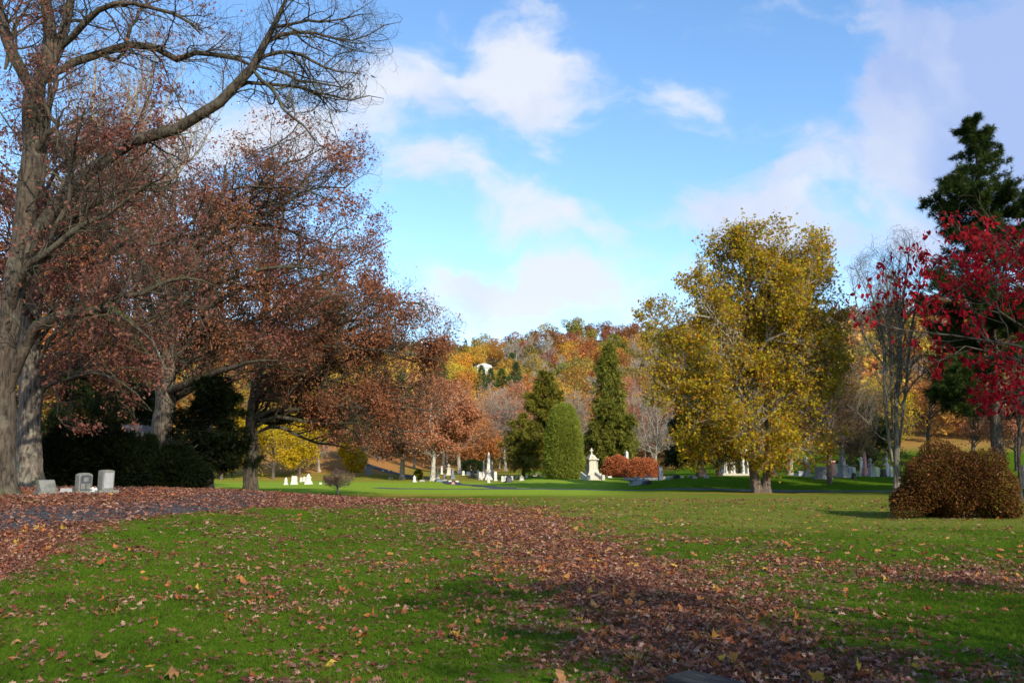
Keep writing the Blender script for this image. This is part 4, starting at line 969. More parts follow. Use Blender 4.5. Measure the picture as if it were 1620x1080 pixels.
finish_tree(root, base, [tubes(stem[None, :, :3], stem[None, :, 3], 10)], [tubes(P1, R1, 7), tubes(P2, R2, 5), tubes(P3, R3, 4)], [(lv, M['lf_red'])], M['bark_brown'], M['bark_brown'], None)

# off-frame trees at the right and behind the viewpoint (their shade lies on the lawn)
OFF = [(20, -18, 18, 6, 5000), (14, -12, 15, 5.5, 8000), (8, -20, 18, 7.5, 16000), (27, -24, 20, 7, 9000), (0, -24, 20, 8, 26000), (-8, -22, 18, 7, 20000), (16, -30, 20, 7, 16000), (33, -13, 20, 7, 7000), (40, -22, 20, 7, 12000),
       (41, 52, 17, 6.5, 40000), (48, 58, 19, 7.5, 40000), (38, 45, 15, 5.5, 20000), (52, 65, 20, 8, 45000), (58, 57, 20, 8, 40000), (47, 66, 19, 7, 45000), (60, 70, 20, 8, 40000), (66, 60, 20, 8, 36000), (50, 48, 17, 7, 30000)]
for k, (x, y, H, W, n) in enumerate(OFF):
    rg = np.random.default_rng(200 + k); z0 = hg(x, y) - .08
    c = catmull([(x, y, z0, .42), (x + .2, y, z0 + H * .3, .3), (x - .2, y + .2, z0 + H * .6, .18), (x, y, z0 + H * .9, .04)], 16)
    env = [(np.array([x, y, z0 + H * .62]), np.array([W, W, H * .36]))]
    L1 = []
    for t_ in sample_env(rg, env, 22):
        zz = z0 + np.clip((t_[2] - z0) * rg.uniform(.45, .75), H * .2, H * .8); j = int(np.argmin(np.abs(c[:, 2] - zz)))
        L1.append(limb_to(rg, c[j, :3], t_, min(c[j, 3] * .6, .14), 9, .1))
    P1, R1 = batch(L1); P2, R2 = spawn(rg, P1, R1, 9, 2.8, .8, 6, .2, .05, env); P3, R3 = spawn(rg, P2, R2, 5, 1.4, .8, 4, .2, .05, env)
    root = empty('oak_tree', (x, y, z0), 'oak beyond the right side of the view whose shade falls on the lawn', 'tree', 'oaks outside the right of the view')
    finish_tree(root, (x, y, z0), [tubes(c[None, :, :3], flare(c[:, :3], c[:, 3])[None], 10)], [tubes(P1, R1, 6), tubes(P2, R2, 4), tubes(P3, R3, 3)],
                [(make_leaves(rg, (P3, R3), n, .24, T_diamond(.6), .2), M['lf_rust'])], M['bark_oak2'], M['bark_oak2'], None)

# ================================================================== GRAVES
class B:
    def __init__(s): s.bm = bmesh.new()
    def box(s, x, y, z, sx, sy, sz, t=1.0, ty=None, bev=.0, rz=0):
        """bottom at z; t = top scale"""
        ty = t if ty is None else ty
        vs = []
        for kz, kx, ky in ((0, 1, 1), (1, t, ty)):
            for a, b in ((-1, -1), (1, -1), (1, 1), (-1, 1)):
                vx, vy = a * sx / 2 * kx, b * sy / 2 * ky
                if rz: vx, vy = vx * math.cos(rz) - vy * math.sin(rz), vx * math.sin(rz) + vy * math.cos(rz)
                vs.append(s.bm.verts.new((x + vx, y + vy, z + kz * sz)))
        f = [s.bm.faces.new([vs[i] for i in q]) for q in ((3, 2, 1, 0), (4, 5, 6, 7), (0, 1, 5, 4), (1, 2, 6, 5), (2, 3, 7, 6), (3, 0, 4, 7))]
        if bev:
            es = list({e for q in f for e in q.edges}); bmesh.ops.bevel(s.bm, geom=es, offset=bev, segments=2, profile=.6, affect='EDGES')
        return s
    def prism(s, prof, y0, y1):
        """profile in xz extruded in y"""
        a = [s.bm.verts.new((p[0], y0, p[1])) for p in prof]; b = [s.bm.verts.new((p[0], y1, p[1])) for p in prof]
        s.bm.faces.new(a); s.bm.faces.new(b[::-1]); n = len(prof)
        for i in range(n): s.bm.faces.new([a[(i + 1) % n], a[i], b[i], b[(i + 1) % n]])
        return s
    def lathe(s, prof, x=0, y=0, n=14):
        rings = [[s.bm.verts.new((x + r * math.cos(2 * math.pi * k / n), y + r * math.sin(2 * math.pi * k / n), z)) for k in range(n)] for r, z in prof]
        for a, b in zip(rings, rings[1:]):
            for k in range(n): s.bm.faces.new([a[k], a[(k + 1) % n], b[(k + 1) % n], b[k]])
        s.bm.faces.new(rings[0][::-1]); s.bm.faces.new(rings[-1]); return s
    def mesh(s, name, mat, bev=0.0):
        bmesh.ops.recalc_face_normals(s.bm, faces=s.bm.faces)
        if bev:
            es = [e for e in s.bm.edges if len(e.link_faces) == 2 and e.calc_face_angle(0) > .5]
            try: bmesh.ops.bevel(s.bm, geom=es, offset=bev, segments=2, profile=.6, affect='EDGES')
            except Exception: pass
        me = bpy.data.meshes.new(name); s.bm.to_mesh(me); s.bm.free(); me.materials.append(mat); return me
def arch(w, h, rise, n=9):
    p = [(-w / 2, 0), (w / 2, 0), (w / 2, h - rise)]
    for k in range(1, n): a = math.pi * k / n; p.append((w / 2 * math.cos(a), h - rise + rise * math.sin(a)))
    p.append((-w / 2, h - rise)); return p
def stone(kind, label, px, d, h, w, mat, rz=0.0, cat='gravestone', group=None, dz=0, t=.22, name=None):
    x = X(px, d); loc = (x, d, hg(x, d) - .04 + dz)
    nm = {'tablet': 'headstone', 'obelisk': 'obelisk', 'block': 'block_headstone', 'urn': 'urn_monument', 'column': 'column_monument', 'pedestal': 'pedestal_monument', 'post': 'stone_post', 'cross': 'cross_monument', 'low': 'low_marker', 'pointed': 'pointed_headstone'}[kind]
    root = empty(name or nm, loc, label, cat, group, rz); m = M[mat]; root.rotation_euler = (math.sin(px * 1.7) * .02, math.sin(px * 2.9) * .03, rz)
    def part(n, b, bev=.01): return link(n, b.mesh(n, m, bev), root)
    if kind == 'tablet':
        part('base', B().box(0, 0, 0, w * 1.3, t * 2, h * .14))
        b = B(); b.prism([(q[0], q[1] + h * .14 - .002) for q in arch(w, h * .86, w * .28)], -t / 2, t / 2); part('tablet', b)
    elif kind == 'pointed':
        part('base', B().box(0, 0, 0, w * 1.5, w * 1.5, h * .16))
        part('shaft', B().box(0, 0, h * .16, w, w, h * .5, .85).box(0, 0, h * .66, w * 1.02, w * 1.02, h * .08, 1.0).box(0, 0, h * .74, w * .8, w * .8, h * .26, .12))
    elif kind == 'low':
        part('base', B().box(0, 0, 0, w * 1.2, t * 2.4, h * .3)); part('block', B().box(0, 0, h * .3, w, t * 1.8, h * .7, .96))
    elif kind == 'block':
        part('base', B().box(0, 0, 0, w * 1.3, t * 3.2, h * .17).box(0, 0, h * .17, w * 1.14, t * 2.6, h * .15))
        part('die', B().box(0, 0, h * .32, w, t * 2, h * .56, .97).box(0, 0, h * .88, w * 1.02, t * 2.1, h * .12, .8, .5))
    elif kind == 'obelisk':
        bw = w
        part('base', B().box(0, 0, 0, bw * 1.7, bw * 1.7, h * .07).box(0, 0, h * .07, bw * 1.35, bw * 1.35, h * .06, .95))
        part('die', B().box(0, 0, h * .13, bw, bw, h * .17, .96).box(0, 0, h * .30, bw * 1.2, bw * 1.2, h * .035))
        part('shaft', B().box(0, 0, h * .335, bw * .74, bw * .74, h * .59, .62).box(0, 0, h * .925, bw * .46, bw * .46, h * .075, .08))
    elif kind == 'column':
        part('base', B().box(0, 0, 0, w * 1.5, w * 1.5, h * .1).box(0, 0, h * .1, w * 1.2, w * 1.2, h * .08))
        part('shaft', B().box(0, 0, h * .18, w, w, h * .6, .95)); part('capital', B().box(0, 0, h * .78, w * .95, w * .95, h * .07, 1.3).lathe([(w * .2, h * .85), (w * .5, h * .9), (w * .42, h * .96), (w * .15, h)]), 0)
    elif kind == 'urn':
        part('base', B().box(0, 0, 0, w * 1.7, w * 1.7, h * .1).box(0, 0, h * .1, w * 1.35, w * 1.35, h * .09))
        part('shaft', B().box(0, 0, h * .19, w, w, h * .42, .88).box(0, 0, h * .61, w * 1.25, w * 1.25, h * .06))
        part('urn', B().lathe([(w * .3, h * .67), (w * .12, h * .72), (w * .42, h * .84), (w * .44, h * .89), (w * .2, h * .93), (w * .1, h * .98), (.01, h)]), 0)
    elif kind == 'pedestal':
        part('base', B().box(0, 0, 0, w * 1.3, w * 1.1, h * .18).box(0, 0, h * .18, w * 1.1, w * .9, h * .14))
        part('die', B().box(0, 0, h * .32, w * .8, w * .7, h * .3, .92).box(0, 0, h * .62, w * .9, w * .8, h * .07)); part('cap', B().box(0, 0, h * .69, w * .6, w * .55, h * .18, .6).lathe([(w * .14, h * .87), (w * .17, h * .93), (.02, h)]), 0)
    elif kind == 'post':
        part('shaft', B().box(0, 0, 0, w, w, h * .85)); part('cap', B().box(0, 0, h * .85, w * 1.15, w * 1.15, h * .15, .3))
    elif kind == 'cross':
        part('base', B().box(0, 0, 0, w * 1.6, w * 1.4, h * .12).box(0, 0, h * .12, w, w, h * .2, .85))
        part('cross', B().box(0, 0, h * .32, w * .22, w * .2, h * .68).box(0, 0, h * .68, w * .75, w * .18, h * .12))
    return root
def at_row(px, row):
    """distance at which the ground shows on this row"""
    ds = np.linspace(60, 170, 441); r = HOR + F * (CAMZ - hgt((px - CX) / F * .989 * ds, ds)) / ds
    k = np.where(np.diff(np.sign(r - row)) != 0)[0]
    return float(ds[k[-1]]) if len(k) else float(ds[int(np.argmin(np.abs(r - row)))])
G1 = 'white gravestones below the yellow maples'; G2 = 'graves of the far sunny cemetery'; G3 = 'graves on the shaded right terrace'
def st(kind, label, px, d, top, base, wpx, mat, rz=0.0, group=G2, **k):
    # size from pixels at that distance
    s = d / F * .99
    x = X(px, d); zt = P(px, top, d)[2]; h = max(zt - hg(x, d), .25)
    return stone(kind, label, px, d, h, wpx * s, mat, rz, group=group, **k)
st('pointed', 'small pointed white stone, leftmost below the yellow maples', 453, 93, 754, 766, 5, 'white_stone', .3, G1)
st('block', 'wide white monument between the two pointed white stones', 466, 94, 752, 766, 9, 'white_stone', .3, G1)
st('pedestal', 'tiered white monument with a narrow cap right of the yellow maples', 489, 95, 748, 766, 10, 'white_stone', .2, G1)
st('tablet', 'little white tablet behind and left of the tiered white monument', 477, 108, 754, 758, 4, 'white_stone', .2, G1)
st('tablet', 'little white tablet directly behind the tiered white monument', 482, 109, 753, 758, 4, 'white_stone', .2, G1)
st('low', 'tiny white marker left of the crabapple', 508, 95, 763, 766, 4, 'white_stone', .2, G1)
st('urn', 'slim grey monument with a white top behind the crabapple', 519, 98, 756, 766, 3.5, 'grey_stone', .2, G1)
st('column', 'tall dark blue-grey monument on the leafy bank', 583, 125, 733, 755, 7, 'blue_stone', .3)
st('tablet', 'white upright tablet in the trees right of the dark monument', 606, 132, 743, 753, 3.5, 'white_stone', .3)
st('tablet', 'second white tablet in the trees, nearer the pale oak trunk', 615, 133, 744, 753, 3, 'white_stone', .3)
st('low', 'small white marker lying left of the pale oak trunk', 618, 118, 758, 762, 5, 'grey_stone', .3)
st('pointed', 'white pointed stone between the pale and the mottled trunks', 656, 108, 751, 764, 4.5, 'white_stone', .3)
st('low', 'low grey stone left of the mottled white trunk', 668, 110, 760, 764, 8, 'grey_stone', .2)
st('obelisk', 'slim white obelisk just right of the mottled white trunk', 692, 122, 735, 760, 4, 'white_stone', .3)
st('low', 'dark grey mounded tomb at the foot of the slim white obelisk', 695, 110, 758, 765, 12, 'blue_stone', .4, t=.5)
st('low', 'grey tomb slab right of the dark mounded tomb', 703, 112, 759, 765, 7, 'grey_stone', .4, t=.4)
st('column', 'slim white column above the mounded tomb', 699, 140, 736, 750, 3, 'white_stone', .2)
st('urn', 'pale monument carrying an urn left of the forked trunk', 710, 135, 733, 752, 6, 'cream_stone', .2)
st('obelisk', 'blue-grey obelisk in front of the urn monument', 716, 122, 740, 757, 6, 'blue_stone', .3)
st('tablet', 'short dark stone between the two blue-grey ones', 704, 124, 750, 757, 4, 'blue_stone', .3)
st('low', 'low white block behind the pink stone', 712, 108, 760, 764, 5, 'white_stone', .2)
st('low', 'low white block right of the pink stone', 723, 108, 761, 764, 5, 'white_stone', .2)
st('pedestal', 'small pink stone at the edge of the far lawn', 717, 98, 761, 770, 6, 'pink_stone', .2)
st('tablet', 'white stone right beside the forked pale trunk', 733, 135, 744, 752, 4, 'white_stone', .2)
st('block', 'broad white stone left of the black monument', 741, 138, 745, 752, 6, 'white_stone', .2)
st('obelisk', 'small thin white obelisk behind the black monument', 745, 150, 735, 750, 3, 'white_stone', .2)
st('pointed', 'black monument left of the tallest white obelisk', 748, 128, 745, 756, 6, 'black_stone', .2)
st('tablet', 'white tablet left of the three white obelisks', 757, 125, 743, 751, 5, 'white_stone', .2)
st('block', 'white stone at the foot of the left white obelisk', 760, 119, 746, 752, 5, 'white_stone', .2)
st('obelisk', 'left and shorter of the three white obelisks', 765, 123, 727, 751, 4.5, 'white_stone', .2)
st('obelisk', 'tallest white obelisk in the middle of the three', 772, 119, 714, 752, 7, 'white_stone', .3)
st('obelisk', 'right and slimmer of the three white obelisks', 778, 127, 724, 750, 4, 'white_stone', .2)
st('tablet', 'thick white tablet standing alone below the tallest obelisk', 773, 108, 754, 764, 4, 'white_stone', .3)
st('tablet', 'white stone right of the three obelisks', 784, 115, 745, 754, 4.5, 'white_stone', .2)
st('tablet', 'left of the paired white tablets beside the black monument', 795, 112, 752, 761, 4, 'white_stone', .2)
st('tablet', 'right of the paired white tablets beside the black monument', 799.5, 113, 752, 761, 3.6, 'white_stone', .2)
st('pointed', 'black monument under the low cedar', 805, 104, 751, 766, 9, 'black_stone', .3)
st('tablet', 'white tablet right behind the black monument under the cedar', 810, 114, 752, 760, 3.5, 'white_stone', .2)
st('tablet', 'small white tablet under the middle of the low cedar', 817, 118, 752, 759, 3, 'white_stone', .2)
st('urn', 'rounded white monument under the right of the low cedar', 825, 107, 751, 764, 6, 'cream_stone', .2)
st('tablet', 'white tablet right of the rounded white monument', 833, 116, 751, 758, 3.5, 'white_stone', .2)
st('low', 'pale slab left of the dark cedar trunk', 846, 120, 748, 757, 9, 'cream_stone', .2, t=.4)
st('block', 'dark low tomb touching the cedar trunk', 853, 118, 750, 763, 5, 'black_stone', .2)
# group beside the cross-topped monument
st('block', 'grey carved stone left of the cross-topped monument', 922, 110, 749, 763, 7, 'grey_stone', .3)
st('tablet', 'low pale stone in front of the grey carved stone', 918, 108, 757, 764, 4, 'cream_stone', .3)
st('cross', 'small cross with dark figure right of the cross-topped monument', 952, 113, 752, 765, 6, 'grey_stone', .3)
st('low', 'white block right of the small cross', 963, 113, 757, 764, 6, 'white_stone', .3, t=.4)
st('obelisk', 'pale obelisk rising behind the copper beeches', 991, 127, 712, 752, 8, 'white_stone', .5)
# the big cross-topped monument with stair
d = 111.0; s = d / F
x = X(936, d); root = empty('cross_monument', (x, d, hg(x, d) - .05), 'tall pale stone monument topped by a cross beside the arborvitae', 'monument', rz=.35)
m = M['cream_stone']
link('base', B().box(0, 0, 0, 2.3, 2.3, .35).box(0, 0, .35, 1.9, 1.9, .3).box(0, 0, .65, 1.5, 1.5, .45, .85).mesh('base', m, .01), root)
link('die', B().box(0, 0, 1.1, 1.1, 1.1, 1.25, .88).mesh('die', m, .01), root)
for a, b in ((-1, -1), (1, -1), (-1, 1), (1, 1)):
    link('colonnette', B().lathe([(.09, 1.1), (.06, 1.18), (.06, 2.05), (.1, 2.15)], a * .56, b * .56, 10).mesh('colonnette', m), root)
link('cornice', B().box(0, 0, 2.15 + .2, 1.45, 1.45, .16).box(0, 0, 2.51, 1.15, 1.15, .5, .45).mesh('cornice', m, .01), root)
link('cross', B().box(0, 0, 3.0, .3, .3, .25, .7).box(0, 0, 3.25, .16, .16, .62).box(0, 0, 3.5, .46, .14, .16).mesh('cross', m, .01), root)
for sx in (-1, 1):
    link('gable', B().prism([(-.3, 2.51), (.3, 2.51), (0, 2.86)], sx * .6 - .05, sx * .6 + .05).mesh('gable', m), root)
x = X(941, 104); root = empty('stone_stair', (x, 104, hg(x, 104) - .1), 'pale stone steps with sloping side walls below the cross-topped monument', 'steps', rz=.3)
b = B()
for k in range(5): b.box(0, k * .42, k * .11, 1.6, .44, .16)
link('steps', b.mesh('steps', M['cream_stone']), root)
for sx in (-1, 1):
    b = B(); pr = [(0, 0), (0, .45), (2.2, 1.05), (2.2, 0)]
    a_ = [b.bm.verts.new((sx * .95 - .12, p[0] - .1, p[1])) for p in pr]; c_ = [b.bm.verts.new((sx * .95 + .12, p[0] - .1, p[1])) for p in pr]
    b.bm.faces.new(a_); b.bm.faces.new(c_[::-1])
    for i in range(4): b.bm.faces.new([a_[(i + 1) % 4], a_[i], c_[i], c_[(i + 1) % 4]])
    link('side_wall', b.mesh('side_wall', M['cream_stone'], .02), root)
    link('pier', B().box(sx * .95, -.25, 0, .36, .36, .62).box(sx * .95, -.25, .62, .42, .42, .08, .7).mesh('pier', M['cream_stone'], .01), root)
# plot with posts, rails and steps
PL = 'stone posts of the railed plot'
posts = [(998, 96, 'leftmost'), (1005, 94, 'second'), (1011, 99, 'middle'), (1018, 93, 'front'), (1026, 101, 'rightmost')]
for (px, d, w_) in posts:
    st('post', f'{w_} of the five short grey posts below the copper beech', px, d, gy(px, d) - 9, 0, 3.6, 'blue_stone', .3, PL, cat='post')
x = X(1000, 91); root = empty('stone_stair', (x, 88, hg(x, 88) - .05), 'shaded stone steps running down from the five short posts', 'steps', rz=-.5)
b = B()
for k in range(6): b.box(0, k * .42, k * .1, 1.1, .44, .14)
link('steps', b.mesh('steps', M['grey_stone']), root)
for sx in (-1, 1): link('kerb', B().box(sx * .7, 1.2, 0, .2, 2.8, .22).mesh('kerb', M['grey_stone']), root)
x = X(1045, 96); root = empty('iron_fence', (x, 96, hg(x, 96)), 'iron plot fence with a square stone pillar right of the copper beech', 'fence', rz=.05)
link('pillar', B().box(0, 0, 0, .42, .42, 1.45).box(0, 0, 1.45, .5, .5, .1, .8).mesh('pillar', M['blue_stone'], .01), root)
link('wall', B().box(1.7, .1, 0, 3.0, .25, .42).box(-2.2, .1, 0, 3.9, .22, .3).mesh('wall', M['grey_stone'], .01), root)
b = B()
for k in range(14): b.box(.35 + k * .105, .1, .42, .03, .03, .95)
b.box(1.05, .1, 1.2, 1.5, .045, .05).box(1.05, .1, .52, 1.5, .045, .05)
link('railing', b.mesh('railing', M['iron']), root)
st('low', 'dark flat slab lying on the grass right of the shaded steps', 1023, 84, gy(1023, 84) - 6, 0, 11, 'black_stone', .2, G3, t=.5)
st('block', 'dark square tomb between the iron fence and the dark trunk', 1070, 92, 750, 765, 9, 'black_stone', .1, G3)
st('cross', 'small grey figure stone left of the dark square tomb', 1060, 90, 757, 766, 4, 'blue_stone', .1, G3)
st('low', 'small pale stone left of the dark flared trunk', 1079, 88, 762, 766, 3, 'white_stone', .1, G3)
st('low', 'small grey stone nearest the dark flared trunk on its left', 1091, 86, 764, 767, 4, 'grey_stone', .1, G3)
st('low', 'grey stone at the left foot of the dark flared trunk', 1099, 79, 768, 773, 5, 'grey_stone', .1, G3)
st('low', 'grey stone at the right foot of the dark flared trunk', 1117, 79, 768, 772, 6, 'grey_stone', .1, G3)
# mausoleum
d = 98.0; x = X(1165, d); root = empty('mausoleum', (x, d, hg(x, d) - .1), 'small white columned mausoleum behind the sycamore trunks', 'mausoleum', rz=-.1)
link('wall', B().box(0, .8, .35, 3.0, 3.6, 2.2).mesh('wall', M['white_stone']), root)
link('step', B().box(0, .2, 0, 3.9, 5.4, .18).box(0, .3, .18, 3.6, 5.0, .17).mesh('step', M['cream_stone']), root)
for cx_ in (-1.35, -.5, .5, 1.35): link('column', B().lathe([(.17, .35), (.13, .45), (.12, 2.35), (.18, 2.55)], cx_, -1.6, 12).mesh('column', M['white_stone']), root)
link('roof', B().prism([(-1.75, 2.553), (1.75, 2.553), (1.75, 2.8), (0, 3.4), (-1.75, 2.8)], -1.95, 2.7).mesh('roof', M['white_stone']), root)
link('door', B().box(0, -1.03, .36, .9, .06, 1.7).mesh('door', M['iron']), root)
for (kind, label, px, d, top, w, mat, rz) in [
  ('column', 'dark pillar stone right behind the sycamore trunks', 1223, 90, 735, 8, 'black_stone', .1),
  ('block', 'low grey block left of the grey capped pillar', 1266, 88, 744, 9, 'grey_stone', .1),
  ('column', 'tall grey pillar with a rounded cap right of the pale trunk', 1276, 84, 722, 8, 'grey_stone', .1),
  ('low', 'small white stone in front of the pale trunk', 1258, 86, 750, 4, 'white_stone', .1),
  ('block', 'wide dark grey granite block in front of the pink monument', 1301, 78, 737, 22, 'blue_stone', .05),
  ('urn', 'large pink monument half hidden by sycamore leaves', 1312, 96, 716, 12, 'pink_stone', .1),
  ('column', 'pink square pillar right beside the large pink monument', 1318, 92, 728, 6, 'pink_stone', .1),
  ('tablet', 'white headstone left of the grey obelisk', 1327, 88, 733, 5, 'white_stone', .1),
  ('obelisk', 'tall grey obelisk on a stepped plinth in the shade', 1333, 80, 692, 10, 'grey_stone', .5),
  ('block', 'grey corniced die right behind the grey obelisk', 1344, 86, 737, 8, 'grey_stone', .3),
  ('tablet', 'narrow white stone touching the grey corniced die', 1351, 90, 738, 4, 'white_stone', .1),
  ('low', 'small cream stone left of the pink obelisk', 1359, 86, 745, 4, 'cream_stone', .1),
  ('column', 'slim white shaft immediately left of the pink obelisk', 1363, 92, 722, 4, 'white_stone', .1),
  ('obelisk', 'pink obelisk among the terrace graves', 1368, 86, 713, 7, 'pink_stone', .4),
  ('urn', 'grey stone carrying a draped urn right of the pink obelisk', 1378, 84, 723, 6, 'grey_stone', .2),
  ('tablet', 'short white tablet right of the draped urn stone', 1387, 88, 738, 5, 'white_stone', .2),
  ('low', 'dark low stone between the white tablet and the white shaft', 1397, 84, 741, 6, 'black_stone', .2),
  ('urn', 'slim bright white shaft topped by an urn left of the bare tree', 1404, 86, 721, 4, 'white_stone', .2),
  ('tablet', 'small white stone right against the bright white shaft', 1409, 84, 737, 4.5, 'white_stone', .2),
  ('low', 'tiny dark stone on the slope below the grey obelisk', 1350, 78, 747, 4, 'black_stone', .1),
  ('tablet', 'pale stone at the far right edge under the pine', 1616, 70, 735, 7, 'grey_stone', .1)]:
    st(kind, label, px, d, top, 0, w, mat, rz, G3)

# near graves at left
x = X(76, 25.5); d = 25.5
root = empty('slant_marker', (x, d, hg(x, d) - .02), 'grey slant-faced grave marker, the leftmost near stone', 'gravestone', rz=.92)
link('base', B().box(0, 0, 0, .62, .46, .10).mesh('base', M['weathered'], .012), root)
b = B(); pr = [(-.16, .1), (.17, .1), (.17, .42), (.08, .46), (.02, .44), (-.16, .18)]
a_ = [b.bm.verts.new((-.23, p[0], p[1])) for p in pr]; c_ = [b.bm.verts.new((.23, p[0], p[1])) for p in pr]
b.bm.faces.new(a_); b.bm.faces.new(c_[::-1])
for i in range(6): b.bm.faces.new([a_[(i + 1) % 6], a_[i], c_[i], c_[(i + 1) % 6]])
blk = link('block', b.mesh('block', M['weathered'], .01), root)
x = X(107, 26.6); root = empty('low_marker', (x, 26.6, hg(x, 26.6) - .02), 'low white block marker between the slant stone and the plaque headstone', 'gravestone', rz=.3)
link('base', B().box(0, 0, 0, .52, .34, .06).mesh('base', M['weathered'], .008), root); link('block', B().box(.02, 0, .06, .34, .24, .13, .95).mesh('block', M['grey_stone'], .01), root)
x = X(134, 26.8); root = empty('headstone', (x, 26.8, hg(x, 26.8) - .02), 'weathered headstone with a dark three-panel plaque and arched top', 'gravestone', rz=.92)
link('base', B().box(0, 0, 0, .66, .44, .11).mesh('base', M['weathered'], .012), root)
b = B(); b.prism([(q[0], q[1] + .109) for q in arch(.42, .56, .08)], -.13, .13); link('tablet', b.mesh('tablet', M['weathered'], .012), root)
pq = link('plaque', B().prism([(q[0], q[1] + .14) for q in arch(.34, .46, .06)], -.142, -.128).mesh('plaque', M['plaque']), root)
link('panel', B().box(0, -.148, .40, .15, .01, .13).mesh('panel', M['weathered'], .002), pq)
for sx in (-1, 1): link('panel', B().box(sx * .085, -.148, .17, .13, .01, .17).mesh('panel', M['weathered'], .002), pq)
x = X(169, 27.6); root = empty('headstone', (x, 27.6, hg(x, 27.6) - .02), 'tallest near headstone, pale and narrow on a wide rough base', 'gravestone', rz=.92)
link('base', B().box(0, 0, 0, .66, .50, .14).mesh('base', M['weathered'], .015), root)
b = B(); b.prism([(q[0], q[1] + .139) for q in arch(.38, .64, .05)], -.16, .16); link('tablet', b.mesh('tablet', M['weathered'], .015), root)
link('panel', B().box(0, -.166, .2, .30, .014, .48).mesh('panel', M['grey_stone'], .002), root)
# white flowers
rg = np.random.default_rng(9); x = X(151, 26.2); root = empty('flower_pot', (x, 26.2, hg(x, 26.2)), 'white flowers in a small pot right of the plaque headstone', 'flowers')
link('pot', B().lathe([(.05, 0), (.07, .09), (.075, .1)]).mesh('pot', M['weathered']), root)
C_ = np.stack([rg.uniform(-.07, .07, 90), rg.uniform(-.06, .06, 90), .11 + rg.uniform(0, .08, 90)], 1)
V, Fo, A = scatter(T_maple(), C_, rg.normal(size=(90, 3)), rg.normal(size=(90, 3)) * .5 + np.array([0, -.5, 1]), .06, rg.uniform(0, 1, 90))
link('petals', np_mesh('petals', V, Fo, M['flower']), root)
# mausoleum roof behind the yews
d = 46; x = X(205, d); z = P(205, 690, d)[2]; g = hg(x, d)
root = empty('mausoleum', (x, d, g - .1), 'low brown stone vault whose flat roof shows above the dark yews', 'mausoleum', rz=.1)
link('wall', B().box(0, 0, 0, 2.6, 2.4, z - g - .15).mesh('wall', M['roof_slate'], .01), root)
link('roof', B().box(0, 0, z - g - .15, 3.2, 3.0, .22).box(0, 0, z - g + .07, 2.9, 2.7, .25, .9).box(0, 0, z - g + .32, 2.2, 2.2, .35, .7).mesh('roof', M['roof_slate'], .02), root)
# cut timber in the foreground
def timber():
    m, nt, b = newmat('weathered_timber'); tc = nt.nodes.new('ShaderNodeTexCoord'); mp = nt.nodes.new('ShaderNodeMapping'); mp.inputs['Scale'].default_value = (2, 16, 16)
    nt.links.new(tc.outputs['Object'], mp.inputs[0]); n = noise(nt, 1.5, 7, mp.outputs[0], .65)
    c = ramp(nt, [(.008, .008, .008), (.025, .024, .024), (.10, .08, .055)], n.outputs['Fac'], [.35, .55, .75]).outputs[0]
    nt.links.new(c, b.inputs['Base Color']); bp = nt.nodes.new('ShaderNodeBump'); bp.inputs['Strength'].default_value = .8; bp.inputs['Distance'].default_value = .02
    nt.links.new(n.outputs['Fac'], bp.inputs['Height']); nt.links.new(bp.outputs[0], b.inputs['Normal']); return m
M['timber'] = timber()
p0 = P(1074, 1063, 6.0); p1 = P(1215, 1100, 5.55)
dx, dy = p1[0] - p0[0], p1[1] - p0[1]; ang = math.atan2(dy, dx)
g = hg(p0[0], p0[1])
root = empty('timber_beam', (p0[0], p0[1], g - .06), 'end of a dark weathered timber lying in the leaves at the bottom edge', 'timber', rz=ang)
hh = p0[2] - g + .06
b = bmesh.new(); rg = np.random.default_rng(2)
K = 14; ring = []
for i in range(K):
    xx = i / (K - 1) * 2.2; w = .17 + .015 * math.sin(i * 1.7); zt = hh - .01 * abs(math.sin(i * 1.1)) - xx * .03
    ring.append([b.verts.new((xx, yy + rg.normal() * .004, zz + rg.normal() * .005)) for yy, zz in ((-w, 0), (-w - .01, zt * .55), (-w, zt - .03), (-w + .03, zt), (-.05, zt + .006), (.05, zt), (w - .03, zt), (w, zt - .03), (w, 0))])
for a, c in zip(ring, ring[1:]):
    for j in range(8): b.faces.new([a[j], c[j], c[j + 1], a[j + 1]])
b.faces.new(ring[0]); b.faces.new(ring[-1][::-1]); bmesh.ops.recalc_face_normals(b, faces=b.faces)
me = bpy.data.meshes.new('beam'); b.to_mesh(me); b.free(); me.materials.append(M['timber']); link('beam', me, root)

